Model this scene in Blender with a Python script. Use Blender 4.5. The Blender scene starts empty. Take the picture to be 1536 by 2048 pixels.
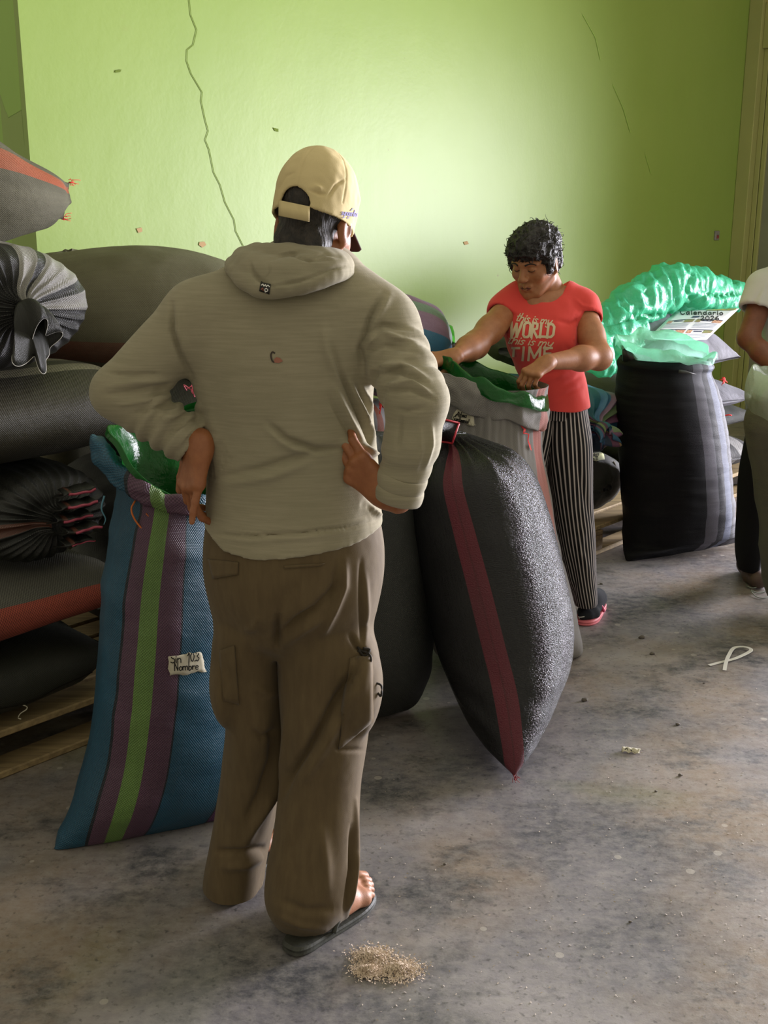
import bpy, math, random
import numpy as np
from mathutils import Vector
from mathutils.bvhtree import BVHTree
random.seed(7)
rng = np.random.default_rng(7)
SC = bpy.context.scene
COL = SC.collection
# ------------------------------------------------------------------ camera
CAM_H, PITCH, F = 1.55, math.radians(15.0), 2200.0      # frame 1536 x 2048
cd = bpy.data.cameras.new('camera'); cam = bpy.data.objects.new('camera', cd); COL.objects.link(cam)
cam.location = (0, 0, CAM_H); cam.rotation_euler = (math.pi/2 - PITCH, 0, 0)
cd.sensor_fit = 'VERTICAL'; cd.sensor_height = 24.0; cd.lens = 24.0*F/2048.0
cd.clip_start = 0.05; SC.camera = cam
# ------------------------------------------------------------------ room frame: s along the back wall, d out from it
WV = np.array([.669, .743, 0.]); NV = np.array([.743, -.669, 0.]); C0 = np.array([-1.319, 4.30, 0.])
ZV = np.array([0, 0, 1.])
def S(s, d, h=0.0): return C0 + s*WV + d*NV + h*ZV
S_END = 6.03
# ------------------------------------------------------------------ light
w = bpy.data.worlds.new('world'); SC.world = w; w.use_nodes = True
bg = w.node_tree.nodes['Background']; bg.inputs[0].default_value = (1.0, .92, .72, 1); bg.inputs[1].default_value = .54
def area(name, loc, aim, sx, sy, power, col):
    l = bpy.data.lights.new(name, 'AREA'); l.shape = 'RECTANGLE'; l.size = sx; l.size_y = sy
    l.energy = power; l.color = col
    o = bpy.data.objects.new(name, l); COL.objects.link(o); o.location = loc
    o.rotation_euler = (Vector(aim) - Vector(loc)).to_track_quat('-Z', 'Y').to_euler()
    return o
# daylight through the wide roller-door opening in the right-hand wall
sun_door = area('daylight_doorway', S(S_END + .12, 4.0, 1.28), S(0, 4.1, 1.0), 3.4, 2.5, 830, (.93, .91, 1.0)); sun_door.data.spread = 2.05
SC.view_settings.view_transform = 'Standard'; SC.view_settings.look = 'None'
SC.view_settings.gamma = 1.0; SC.view_settings.use_curve_mapping = False
SC.view_settings.exposure = 0.0
SC.cycles.use_denoising = True
SC.cycles.max_bounces = 8; SC.cycles.transparent_max_bounces = 12
# ------------------------------------------------------------------ pixels of the photograph -> points of the place (for laying out)
CP, SP = math.cos(PITCH), math.sin(PITCH)
CAMP = np.array([0, 0, CAM_H])
def ray(x, y):
    a = (x - 768)/F; b = (1024 - y)/F
    return np.array([a, CP + b*SP, -SP + b*CP])
def P(x, y, Y):
    r = ray(x, y); return CAMP + r*(Y/r[1])
def PZ(x, y, z=0.0):
    r = ray(x, y); return CAMP + r*((z - CAM_H)/r[2])
def ppm(x, y, Y):                                     # metres per pixel there
    return (Y/ray(x, y)[1])/F
def proj(V):
    d = V - CAMP; fw = d[:, 1]*CP - d[:, 2]*SP; up = d[:, 1]*SP + d[:, 2]*CP
    return np.stack([768 + F*d[:, 0]/fw, 1024 - F*up/fw], 1)
# ------------------------------------------------------------------ noise
_T = rng.random((32, 32, 32)).astype(np.float32)
def vnoise(Q):
    Q = np.asarray(Q, np.float64); i = np.floor(Q).astype(int); f = Q - i; f = f*f*(3 - 2*f); r = 0
    for a in (0, 1):
        for b in (0, 1):
            for c in (0, 1):
                wt = (f[:, 0] if a else 1 - f[:, 0])*(f[:, 1] if b else 1 - f[:, 1])*(f[:, 2] if c else 1 - f[:, 2])
                r = r + wt*_T[(i[:, 0]+a) & 31, (i[:, 1]+b) & 31, (i[:, 2]+c) & 31]
    return r*2 - 1
def ridge(Q): return 1 - np.abs(vnoise(Q))*2
# ------------------------------------------------------------------ objects
GEO = {}
def lin(h):
    h = h.lstrip('#'); v = [int(h[i:i+2], 16)/255 for i in (0, 2, 4)]
    return tuple(x/12.92 if x <= .04045 else ((x + .055)/1.055)**2.4 for x in v) + (1.0,)
def tag(o, label=None, cat=None, group=None, kind=None):
    if label: o['label'] = label
    if cat: o['category'] = cat
    if group: o['group'] = group
    if kind: o['kind'] = kind
    return o
def empty(name, loc, label=None, cat=None, group=None):
    o = bpy.data.objects.new(name, None); COL.objects.link(o); o.location = tuple(loc); o.empty_display_size = .1
    return tag(o, label, cat, group)
def root_loc(o):
    v = Vector((0, 0, 0))
    while o: v = v + o.location; o = o.parent
    return np.array(v)
def mk(name, V, Fc, m=None, parent=None, uv=None, smooth=True, base=None, mats=None, midx=None):
    """V are world coordinates; the mesh is stored relative to its thing's base."""
    V = np.asarray(V, float)
    if parent is not None: off = root_loc(parent)
    elif base is not None: off = np.asarray(base, float)
    else: off = np.array([V[:, 0].mean(), V[:, 1].mean(), V[:, 2].min()])
    me = bpy.data.meshes.new(name)
    if isinstance(Fc, np.ndarray):
        k = Fc.shape[1]
        me.vertices.add(len(V)); me.vertices.foreach_set('co', (V - off).astype(np.float32).ravel())
        me.loops.add(Fc.size); me.loops.foreach_set('vertex_index', Fc.astype(np.int32).ravel())
        me.polygons.add(len(Fc)); me.polygons.foreach_set('loop_start', np.arange(0, Fc.size, k, dtype=np.int32))
        me.update(calc_edges=True); me.validate()
    else:
        me.from_pydata((V - off).tolist(), [], [list(map(int, f)) for f in Fc])
    me.polygons.foreach_set('use_smooth', np.full(len(me.polygons), bool(smooth)))
    if uv is not None:
        l = me.uv_layers.new(name='UVMap'); vi = np.zeros(len(me.loops), np.int32); me.loops.foreach_get('vertex_index', vi)
        U = np.asarray(uv, np.float32)[vi]
        # keep u continuous over the closing seam
        ls = np.zeros(len(me.polygons), np.int32); lt = np.zeros(len(me.polygons), np.int32)
        me.polygons.foreach_get('loop_start', ls); me.polygons.foreach_get('loop_total', lt)
        mx = np.maximum.reduceat(U[:, 0], ls); wide = np.repeat(mx, lt)
        U[:, 0] = np.where((wide - U[:, 0]) > .5, U[:, 0] + 1, U[:, 0])
        l.data.foreach_set('uv', U.ravel())
    if mats:
        for q in mats: me.materials.append(q)
        me.polygons.foreach_set('material_index', np.asarray(midx, np.int32))
    elif m: me.materials.append(m)
    me.update()
    o = bpy.data.objects.new(name, me); COL.objects.link(o)
    if parent is not None: o.parent = parent
    else: o.location = tuple(off)
    GEO[o] = (V, Fc)
    return o
def bvh(o):
    V, Fc = GEO[o]
    return BVHTree.FromPolygons(V.tolist(), Fc.tolist() if isinstance(Fc, np.ndarray) else [list(f) for f in Fc])
def normals(V, Q):
    a, b, c, d = V[Q[:, 0]], V[Q[:, 1]], V[Q[:, 2]], V[Q[:, -1]]
    n = np.cross(c - a, d - b) if Q.shape[1] == 4 else np.cross(b - a, c - a)
    N = np.zeros_like(V)
    for j in range(3):
        for k in range(Q.shape[1]): N[:, j] += np.bincount(Q[:, k], n[:, j], len(V))
    return N/np.maximum(np.linalg.norm(N, axis=1, keepdims=True), 1e-12)
def relax(V, Q, it=2, f=.5):
    k = Q.shape[1]; A = np.concatenate([Q[:, i] for i in range(k)]); B = np.concatenate([Q[:, (i+1) % k] for i in range(k)])
    A, B = np.concatenate([A, B]), np.concatenate([B, A]); n = np.maximum(np.bincount(A, minlength=len(V)), 1)
    for _ in range(it):
        M = np.stack([np.bincount(A, V[B, j], len(V)) for j in range(3)], 1)/n[:, None]; V = V + (M - V)*f
    return V
# ------------------------------------------------------------------ solids from distance fields
def rc(a, b, r1, r2=None):
    a = np.asarray(a, float); b = np.asarray(b, float); r2 = r1 if r2 is None else r2; R = max(r1, r2); e = b - a; bb = max(e @ e, 1e-9)
    def f(X, Y, Z):
        x, y, z = X - a[0], Y - a[1], Z - a[2]; t = np.clip((x*e[0] + y*e[1] + z*e[2])/bb, 0, 1)
        return np.sqrt((x - t*e[0])**2 + (y - t*e[1])**2 + (z - t*e[2])**2) - (r1 + (r2 - r1)*t)
    return np.minimum(a, b) - R, np.maximum(a, b) + R, f
def el(c, r, ax=None):
    c = np.asarray(c, float); r = np.asarray(r, float); A = np.eye(3) if ax is None else np.asarray(ax, float)
    ext = np.sqrt(((A*r[:, None])**2).sum(0))
    def f(X, Y, Z):
        x, y, z = X - c[0], Y - c[1], Z - c[2]
        q = [(x*A[i, 0] + y*A[i, 1] + z*A[i, 2]) for i in range(3)]
        k0 = np.sqrt(sum((q[i]/r[i])**2 for i in range(3))); k1 = np.sqrt(sum((q[i]/r[i]**2)**2 for i in range(3)))
        return k0*(k0 - 1)/np.maximum(k1, 1e-6)
    return c - ext, c + ext, f
def cat(xs, ys, x):
    """smooth monotone-ish cubic through keys"""
    xs = np.asarray(xs, float); ys = np.asarray(ys, float); m = np.gradient(ys, xs) if len(xs) > 2 else np.full(len(xs), (ys[-1]-ys[0])/(xs[-1]-xs[0]))
    i = np.clip(np.searchsorted(xs, x) - 1, 0, len(xs) - 2); h = xs[i+1] - xs[i]; t = np.clip((x - xs[i])/h, 0, 1)
    return (2*t**3 - 3*t**2 + 1)*ys[i] + (t**3 - 2*t**2 + t)*h*m[i] + (-2*t**3 + 3*t**2)*ys[i+1] + (t**3 - t**2)*h*m[i+1]
def zloft(keys, rnd=.02):
    """keys: (z, cx, cy, rx, ry[, power])"""
    K = sorted(keys); A = np.array([k[:5] for k in K], float); z0, z1 = A[0, 0], A[-1, 0]
    lo = np.array([(A[:, 1]-A[:, 3]).min(), (A[:, 2]-A[:, 4]).min(), z0]) - .02; hi = np.array([(A[:, 1]+A[:, 3]).max(), (A[:, 2]+A[:, 4]).max(), z1]) + .02
    def f(X, Y, Z):
        z = np.clip(Z, z0, z1); cx, cy, rx, ry = [cat(A[:, 0], A[:, j], z) for j in (1, 2, 3, 4)]
        x, y = X - cx, Y - cy
        k0 = np.sqrt((x/rx)**2 + (y/ry)**2); k1 = np.sqrt((x/rx**2)**2 + (y/ry**2)**2)
        d = k0*(k0 - 1)/np.maximum(k1, 1e-6); e = np.maximum(z0 - Z, Z - z1)
        return np.where(e > 0, np.sqrt(np.maximum(d, 0)**2 + e**2), np.maximum(d, e)) if rnd else np.maximum(d, e)
    return lo, hi, f
class Field:
    def __init__(s, lo, hi, h):
        s.h = h; s.lo = np.asarray(lo, float); s.n = (np.ceil((np.asarray(hi) - s.lo)/h)).astype(int) + 1
        s.ax = [(s.lo[i] + h*np.arange(s.n[i])) for i in range(3)]; s.D = np.full(s.n, 9., np.float32)
    def _sl(s, lo, hi, pad):
        a = np.clip(np.floor((lo - pad - s.lo)/s.h).astype(int), 0, s.n); b = np.clip(np.ceil((hi + pad - s.lo)/s.h).astype(int) + 1, 0, s.n)
        return tuple(slice(a[i], b[i]) for i in range(3))
    def grid(s, sl=(slice(None),)*3):
        return (s.ax[0][sl[0]][:, None, None], s.ax[1][sl[1]][None, :, None], s.ax[2][sl[2]][None, None, :])
    def add(s, prim, k=.02):
        lo, hi, f = prim; sl = s._sl(lo, hi, k + 3*s.h)
        if any(q.stop <= q.start for q in sl): return s
        d = f(*s.grid(sl)); A = s.D[sl]; h = np.maximum(k - np.abs(A - d), 0)/max(k, 1e-6); s.D[sl] = np.minimum(A, d) - h*h*k*.25
        return s
    def sub(s, prim, k=.005):
        lo, hi, f = prim; sl = s._sl(lo, hi, k + 3*s.h)
        if any(q.stop <= q.start for q in sl): return s
        d = -f(*s.grid(sl)); A = s.D[sl]; h = np.maximum(k - np.abs(A - d), 0)/max(k, 1e-6); s.D[sl] = np.maximum(A, d) + h*h*k*.25
        return s
    def cut(s, fn):                                   # keep where fn < 0
        s.D = np.maximum(s.D, fn(*s.grid()).astype(np.float32)); return s
    def mesh(s, it=2):
        D = s.D; Sg = D < 0; n = np.array(D.shape) - 1
        cnt = sum(Sg[a:a+n[0], b:b+n[1], c:c+n[2]].astype(np.int8) for a in (0, 1) for b in (0, 1) for c in (0, 1))
        act = (cnt > 0) & (cnt < 8); idx = np.full(tuple(n), -1, np.int64); cells = np.argwhere(act); idx[act] = np.arange(len(cells))
        acc = np.zeros((len(cells), 3)); num = np.zeros(len(cells))
        for ax in range(3):
            for u in (0, 1):
                for v in (0, 1):
                    p = np.zeros(3, int); p[(ax+1) % 3] = u; p[(ax+2) % 3] = v; q = p.copy(); q[ax] = 1
                    a = D[tuple((cells + p).T)]; b = D[tuple((cells + q).T)]; cr = (a < 0) != (b < 0); t = np.where(cr, a/np.where(cr, a - b, 1), 0)
                    acc += np.where(cr[:, None], p + (q - p)*t[:, None], 0); num += cr
        V = s.lo + s.h*(cells + acc/np.maximum(num, 1)[:, None]); Q = []
        for ax in range(3):
            e = np.zeros(3, int); e[ax] = 1; e1 = np.zeros(3, int); e1[(ax+1) % 3] = 1; e2 = np.zeros(3, int); e2[(ax+2) % 3] = 1
            sa = [slice(None)]*3; sb = [slice(None)]*3; sa[ax] = slice(0, -1); sb[ax] = slice(1, None)
            g = np.argwhere(Sg[tuple(sa)] != Sg[tuple(sb)])
            ok = (g[:, (ax+1) % 3] >= 1) & (g[:, (ax+2) % 3] >= 1) & (g[:, (ax+1) % 3] < n[(ax+1) % 3]) & (g[:, (ax+2) % 3] < n[(ax+2) % 3]); g = g[ok]
            if not len(g): continue
            q = np.stack([idx[tuple(g.T)], idx[tuple((g - e1).T)], idx[tuple((g - e1 - e2).T)], idx[tuple((g - e2).T)]], 1)
            fl = Sg[tuple(g.T)]; q[~fl] = q[~fl][:, ::-1]; Q.append(q)
        Q = np.concatenate(Q); Q = Q[(Q >= 0).all(1)]
        return (relax(V, Q, it) if it else V), Q
def join(*parts):
    V = []; Q = []; o = 0
    for v, q in parts: V.append(v); Q.append(q + o); o += len(v)
    return np.concatenate(V), np.concatenate(Q)
def folds(V, Q, lines, Yr=None):
    """raise or sink ridges (pixel polylines, width px, height m) on the side of a garment that faces the photographer"""
    N = normals(V, Q); uvp = proj(V); vd = V - CAMP; vd /= np.linalg.norm(vd, axis=1, keepdims=True)
    face = np.clip(-(N*vd).sum(1)*2.5, 0, 1); dsp = np.zeros(len(V))
    for L in lines:
        pts, wd, amp = L[0], L[1], L[2]; p = np.array(pts, float); best = np.full(len(V), 1e9); tt = np.zeros(len(V)); n = len(p) - 1
        lo = p.min(0) - 3*wd; hi = p.max(0) + 3*wd
        ii = np.where((uvp > lo).all(1) & (uvp < hi).all(1))[0]
        if not len(ii): continue
        for k in range(n):
            a, b = p[k], p[k+1]; e = b - a; t = np.clip(((uvp[ii] - a) @ e)/max(e @ e, 1e-9), 0, 1); d = np.linalg.norm(uvp[ii] - a - t[:, None]*e, axis=1)
            m = d < best[ii]; best[ii[m]] = d[m]; tt[ii[m]] = (k + t[m])/n
        taper = np.sin(np.clip(tt[ii], .02, .98)*np.pi)**.6
        dsp[ii] += amp*taper*np.exp(-(best[ii]/wd)**2)
    return V + N*(dsp*face)[:, None]
# ------------------------------------------------------------------ lofted sheets and sacks
def loft(keys, nseg=96, sub=6, caps=(1, 1), disp=None):
    """keys: (centre, A, B[, power]); rings are evenly spaced round their outline. returns V, faces, uv"""
    n = len(keys); T = np.linspace(0, n - 1, (n - 1)*sub + 1); kx = np.arange(n)
    def ch(i): return np.stack([cat(kx, [k[i][j] for k in keys], T) for j in range(3)], 1)
    C, A, B = ch(0), ch(1), ch(2); pw = np.interp(T, kx, [k[3] if len(k) > 3 else 2.0 for k in keys])
    th = np.linspace(0, 2*np.pi, 721); V = []; UV = []; vv = 0
    for i in range(len(T)):
        e = 2/pw[i]; c, s_ = np.cos(th), np.sin(th); x = np.sign(c)*np.abs(c)**e; y = np.sign(s_)*np.abs(s_)**e
        R = C[i] + x[:, None]*A[i] + y[:, None]*B[i]; L = np.concatenate([[0], np.cumsum(np.linalg.norm(np.diff(R, axis=0), axis=1))])
        u = np.arange(nseg)/nseg; q = np.stack([np.interp(u*L[-1], L, R[:, j]) for j in range(3)], 1)
        if i: vv += np.linalg.norm(q - V[-1], axis=1).mean()
        V.append(q); UV.append(np.stack([u, np.full(nseg, vv)], 1))
    nr = len(V); V = np.concatenate(V); UV = np.concatenate(UV)
    i = np.arange(nr - 1)[:, None]*nseg; j = np.arange(nseg)[None]; k = (j + 1) % nseg
    Q = np.stack([i + j, i + k, i + nseg + k, i + nseg + j], -1).reshape(-1, 4)
    N = normals(V, Q)
    if np.dot(N[nseg*(nr//2)], A[nr//2]) < 0: Q = Q[:, ::-1]; N = -N
    if disp is not None: V = disp(V, N, UV)
    Fc = Q.tolist(); extra = []
    for end, on in ((0, caps[0]), (nr - 1, caps[1])):
        if on:
            ring = [end*nseg + a for a in range(nseg)]; extra.append(V[ring].mean(0)); c = nr*nseg + len(extra) - 1
            UV = np.concatenate([UV, [[.5, UV[end*nseg, 1]]]])
            for a in range(nseg): Fc.append([ring[a], ring[(a+1) % nseg], c] if end else [ring[(a+1) % nseg], ring[a], c])
    if extra: V = np.concatenate([V, np.array(extra)])
    return V, Fc, UV
def tube(pts, r, nseg=8, r2=None, res=4):
    p = np.array(pts, float); n = len(p); T = np.linspace(0, n - 1, (n - 1)*res + 1)
    C = np.stack([cat(np.arange(n), p[:, j], T) for j in range(3)], 1); tg = np.gradient(C, axis=0); tg /= np.maximum(np.linalg.norm(tg, axis=1, keepdims=True), 1e-9)
    up = np.array([0, 0, 1.]) if abs(tg[0, 2]) < .9 else np.array([1., 0, 0]); V = []; r2 = r if r2 is None else r2
    for i in range(len(C)):
        a = np.cross(tg[i], up); a /= np.linalg.norm(a); b = np.cross(tg[i], a); up = -b if False else up
        rr = r + (r2 - r)*i/(len(C) - 1); th = np.arange(nseg)*2*np.pi/nseg
        V.append(C[i] + rr*(np.cos(th)[:, None]*a + np.sin(th)[:, None]*b))
    V = np.concatenate(V); nr = len(C); Q = []
    for i in range(nr - 1):
        for j in range(nseg): k = (j+1) % nseg; Q.append([i*nseg+j, (i+1)*nseg+j, (i+1)*nseg+k, i*nseg+k])
    Q.append(list(range(nseg))); Q.append([(nr-1)*nseg + j for j in range(nseg)][::-1])
    return V, Q
def tubes(list_):
    V = []; Q = []; o = 0
    for v, q in list_: V.append(v); Q += [[i + o for i in f] for f in q]; o += len(v)
    return np.concatenate(V), Q
def boxg(c, hx, hy, hz, ax=None, bev=.004):
    """chamfered box; ax rows are its unit axes"""
    A = np.eye(3) if ax is None else np.asarray(ax, float); V = []; Fc = []
    r = min(bev, hx*.4, hy*.4, hz*.4)
    idx = {}
    for sx in (-1, 1):
        for sy in (-1, 1):
            for sz in (-1, 1):
                for k, q in enumerate(((hx, hy - r, hz - r), (hx - r, hy, hz - r), (hx - r, hy - r, hz))):
                    idx[(sx, sy, sz, k)] = len(V); V.append(np.asarray(c) + sx*q[0]*A[0] + sy*q[1]*A[1] + sz*q[2]*A[2])
    def fc(l):
        p = np.array([V[i] for i in l]); n = np.cross(p[1] - p[0], p[2] - p[0]); Fc.append(l if n @ (p.mean(0) - np.asarray(c)) > 0 else l[::-1])
    cyc = ((-1, -1), (1, -1), (1, 1), (-1, 1))
    for s_ in (-1, 1):
        fc([idx[(s_, a, b, 0)] for a, b in cyc]); fc([idx[(a, s_, b, 1)] for a, b in cyc]); fc([idx[(a, b, s_, 2)] for a, b in cyc])
    for a in (-1, 1):
        for b in (-1, 1):
            fc([idx[(a, b, -1, 0)], idx[(a, b, -1, 1)], idx[(a, b, 1, 1)], idx[(a, b, 1, 0)]])
            fc([idx[(a, -1, b, 0)], idx[(a, -1, b, 2)], idx[(a, 1, b, 2)], idx[(a, 1, b, 0)]])
            fc([idx[(-1, a, b, 1)], idx[(-1, a, b, 2)], idx[(1, a, b, 2)], idx[(1, a, b, 1)]])
    for a in (-1, 1):
        for b in (-1, 1):
            for c_ in (-1, 1): fc([idx[(a, b, c_, k)] for k in range(3)])
    return np.array(V), Fc
# ------------------------------------------------------------------ things laid onto a surface
def onto(tree, x, y, off):
    r = ray(x, y); r = r/np.linalg.norm(r); h = tree.ray_cast(Vector(CAMP), Vector(r))
    if h[0] is None: return None
    n = np.array(h[1]); n = n if n @ r < 0 else -n
    return np.array(h[0]) + n*off, n
def patch(name, quad, nx, ny, tree, off, th, m, parent, jit=0.0, curve=None):
    """thin sheet lying on a surface: quad = 4 corners (tl, tr, br, bl)"""
    q = np.array(quad, float); V0 = []; V1 = []; last = None; uv = []
    for j in range(ny + 1):
        for i in range(nx + 1):
            u, v = i/nx, j/ny; p = (q[0]*(1-u) + q[1]*u)*(1-v) + (q[3]*(1-u) + q[2]*u)*v
            if jit and (i in (0, nx) or j in (0, ny)): p = p + rng.normal(0, jit, 2)
            if curve: p = p + np.array(curve(u, v))
            h = onto(tree, p[0], p[1], off) or last
            if h is None: h = (P(p[0], p[1], 3.0), np.array([0, -1., 0]))
            last = h; V0.append(h[0]); V1.append(h[0] + h[1]*th); uv.append((u, 1-v))
    n = len(V0); Fc = []
    g = lambda i, j: j*(nx+1) + i
    for j in range(ny):
        for i in range(nx):
            f = [g(i, j), g(i, j+1), g(i+1, j+1), g(i+1, j)]; Fc.append([a + n for a in f]); Fc.append(f[::-1])
    bd = [g(i, 0) for i in range(nx)] + [g(nx, j) for j in range(ny)] + [g(nx - i, ny) for i in range(nx)] + [g(0, ny - j) for j in range(ny)]
    for a, b in zip(bd, bd[1:] + bd[:1]): Fc.append([a, a + n, b + n, b])
    return mk(name, np.array(V0 + V1), Fc, m, parent, uv=np.array(uv + uv))
GL = {
 'S': (.6, [[(.55,.88),(.32,1),(.08,.8),(.2,.58),(.45,.44),(.52,.2),(.3,0),(.02,.12)]]), 'i': (.22, [[(.08,.5),(.1,0)],[(.09,.70),(.12,.76)]]),
 'n': (.55, [[(.05,.5),(.06,0)],[(.06,.33),(.24,.5),(.42,.4),(.45,0)]]), '1': (.4, [[(.02,.72),(.24,1),(.2,0)]]),
 '0': (.6, [[(.3,1),(.06,.7),(.06,.3),(.3,0),(.52,.3),(.52,.7),(.3,1)]]), '.': (.22, [[(.08,.02),(.12,.04)]]),
 '3': (.5, [[(.05,.9),(.3,1),(.42,.78),(.18,.54),(.45,.3),(.25,0),(.02,.1)]]), '2': (.55, [[(.05,.78),(.25,1),(.46,.78),(.3,.4),(.03,0),(.5,.02)]]),
 '6': (.55, [[(.42,.98),(.15,.7),(.05,.3),(.26,0),(.48,.25),(.3,.52),(.08,.35)]]),
 'N': (.65, [[(.06,0),(.08,1)],[(.08,1),(.5,.02)],[(.5,.02),(.52,1)]]), 'o': (.5, [[(.25,.5),(.05,.3),(.1,.05),(.25,0),(.42,.15),(.42,.38),(.25,.5)]]),
 'm': (.8, [[(.05,.5),(.06,0)],[(.06,.33),(.2,.5),(.35,.4),(.36,0)],[(.36,.33),(.52,.5),(.66,.4),(.68,0)]]), 'b': (.5, [[(.06,1),(.06,0),(.26,0),(.42,.2),(.3,.45),(.08,.4)]]),
 'r': (.42, [[(.05,.5),(.06,0)],[(.06,.3),(.2,.48),(.36,.46)]]), 'e': (.48, [[(.06,.26),(.4,.28),(.3,.5),(.1,.42),(.06,.15),(.2,0),(.4,.08)]]),
 'A': (.65, [[(.02,0),(.3,1),(.56,0)],[(.12,.36),(.46,.36)]]), 's': (.4, [[(.34,.44),(.18,.5),(.06,.38),(.3,.18),(.22,0),(.03,.06)]]),
 'h': (.52, [[(.06,1),(.06,0)],[(.06,.33),(.24,.5),(.42,.4),(.43,0)]]), 'a': (.52, [[(.4,.45),(.2,.5),(.05,.25),(.18,0),(.38,.2)],[(.4,.5),(.42,0)]]),
 'R': (.6, [[(.06,0),(.08,1)],[(.08,1),(.42,.95),(.42,.62),(.1,.5)],[(.15,.5),(.5,0)]]), 't': (.4, [[(.18,.95),(.16,.1),(.26,0),(.36,.06)],[(.02,.6),(.36,.66)]]),
 'y': (.5, [[(.05,.5),(.1,.2),(.3,.12),(.42,.3)],[(.46,.5),(.36,-.25),(.15,-.4),(.02,-.3)]]), 'g': (.52, [[(.42,.42),(.2,.5),(.05,.25),(.2,0),(.4,.2)],[(.43,.5),(.4,-.25),(.2,-.4),(.04,-.3)]]),
 'C': (.68, [[(.58,.82),(.34,1),(.06,.62),(.1,.2),(.36,0),(.6,.16)]]), 'l': (.22, [[(.09,1),(.1,0)]]), 'd': (.54, [[(.4,.4),(.2,.5),(.05,.25),(.18,0),(.4,.15)],[(.43,1),(.43,0)]]),
 'W': (.95, [[(.06,1),(.2,0)],[(.2,0),(.46,.9)],[(.46,.9),(.58,0)],[(.58,0),(.86,1)]]), 'O': (.68, [[(.22,1),(.1,.85),(.1,.15),(.22,0),(.46,0),(.58,.15),(.58,.85),(.46,1),(.22,1)]]),
 'L': (.56, [[(.12,1),(.12,.0)],[(.06,.06),(.5,.06)]]), 'D': (.68, [[(.12,0),(.12,1)],[(.06,.95),(.42,.95),(.58,.78),(.58,.22),(.42,.05),(.06,.05)]]),
 'T': (.68, [[(.02,.94),(.62,.94)],[(.32,.94),(.32,0)]]), 'I': (.42, [[(.2,1),(.2,0)]]), 'M': (.9, [[(.12,0),(.12,1)],[(.12,1),(.44,.2)],[(.44,.2),(.76,1)],[(.76,1),(.76,0)]]),
 'E': (.6, [[(.12,0),(.12,1)],[(.06,.94),(.54,.94)],[(.12,.52),(.48,.52)],[(.06,.06),(.54,.06)]]), 'Q': (.68, [[(.34,1),(.08,.6),(.34,.1),(.6,.6),(.34,1)],[(.34,.3),(.6,0)]]),
 'P': (.55, [[(.08,0),(.08,1)],[(.08,1),(.45,.85),(.4,.55),(.1,.5)]]), ' ': (.32, []), '-': (.45, [[(.05,.4),(.38,.4)]]),
}
def strokes(text, x, y, size, ang=0.0, shear=0.0, wide=1.0, wob=0.0, track=0.0):
    """polylines in pixels for a line of writing; (x, y) is its left baseline"""
    out = []; cx = 0; ca, sa = math.cos(ang), math.sin(ang)
    for chh in text:
        wd, ss = GL[chh]
        for st in ss:
            q = []
            for a, b in st:
                a += rng.normal(0, wob) if wob else 0; b += rng.normal(0, wob) if wob else 0
                u = (cx + (a + shear*b)*wide)*size; v = b*size; q.append((x + u*ca + v*sa, y + u*sa - v*ca))
            out.append(q)
        cx += (wd + track)*wide
    return out
def ink(name, lines, wpx, tree, off, m, parent, smooth=True, kind=None):
    """flat strokes printed on a surface"""
    V = []; Fc = []
    for L in lines:
        p = np.array(L, float)
        if smooth and len(p) > 2:
            n = len(p); T = np.linspace(0, n - 1, (n - 1)*4 + 1); p = np.stack([cat(np.arange(n), p[:, j], T) for j in (0, 1)], 1)
        else:
            p = np.concatenate([np.linspace(p[k], p[k+1], 5)[(0 if k == 0 else 1):] for k in range(len(p) - 1)])
        tg = np.gradient(p, axis=0); tg /= np.maximum(np.linalg.norm(tg, axis=1, keepdims=True), 1e-6); nn = np.stack([-tg[:, 1], tg[:, 0]], 1)
        p[0] -= tg[0]*wpx*.4; p[-1] += tg[-1]*wpx*.4; prev = None
        for i in range(len(p)):
            a = onto(tree, *(p[i] + nn[i]*wpx/2), off); b = onto(tree, *(p[i] - nn[i]*wpx/2), off)
            if a is None or b is None: prev = None; continue
            k = len(V); V += [a[0], b[0]]
            if prev is not None and np.linalg.norm(V[prev] - a[0]) < .05: Fc.append([prev, prev + 1, k + 1, k])
            prev = k
    if not Fc: return None
    o = mk(name, np.array(V), Fc, m, parent)
    if kind: o['kind'] = kind
    return o
def blob(name, poly, tree, off, m, parent):
    c = np.mean(poly, 0); V = []; Fc = []
    for p in [c] + list(poly):
        h = onto(tree, p[0], p[1], off)
        V.append(h[0] if h else V[-1])
    n = len(poly)
    for i in range(n): Fc.append([0, 1 + i, 1 + (i+1) % n])
    return mk(name, np.array(V), Fc, m, parent)
# ------------------------------------------------------------------ materials
def nodes(name):
    m = bpy.data.materials.new(name); m.use_nodes = True; nt = m.node_tree
    return m, nt, nt.nodes['Principled BSDF'], nt.nodes['Material Output']
def nd(nt, t, **kw):
    n = nt.nodes.new(t)
    for k, v in kw.items():
        if k.startswith('i_'): n.inputs[k[2:].replace('_', ' ')].default_value = v
        elif k.startswith('n'): n.inputs[int(k[1:])].default_value = v
        else: setattr(n, k, v)
    return n
def mth(nt, op, a, b=None):
    n = nt.nodes.new('ShaderNodeMath'); n.operation = op
    for i, v in enumerate((a, b)):
        if v is None: continue
        if hasattr(v, 'links') or hasattr(v, 'is_linked'): nt.links.new(v, n.inputs[i])
        else: n.inputs[i].default_value = v
    return n.outputs[0]
def mixc(nt, fac, a, b, mode='MIX'):
    n = nt.nodes.new('ShaderNodeMix'); n.data_type = 'RGBA'; n.blend_type = mode
    for s_, v in ((n.inputs['Factor'], fac), (n.inputs[6], a), (n.inputs[7], b)):
        if hasattr(v, 'is_linked'): nt.links.new(v, s_)
        else: s_.default_value = v
    return n.outputs[2]
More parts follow.
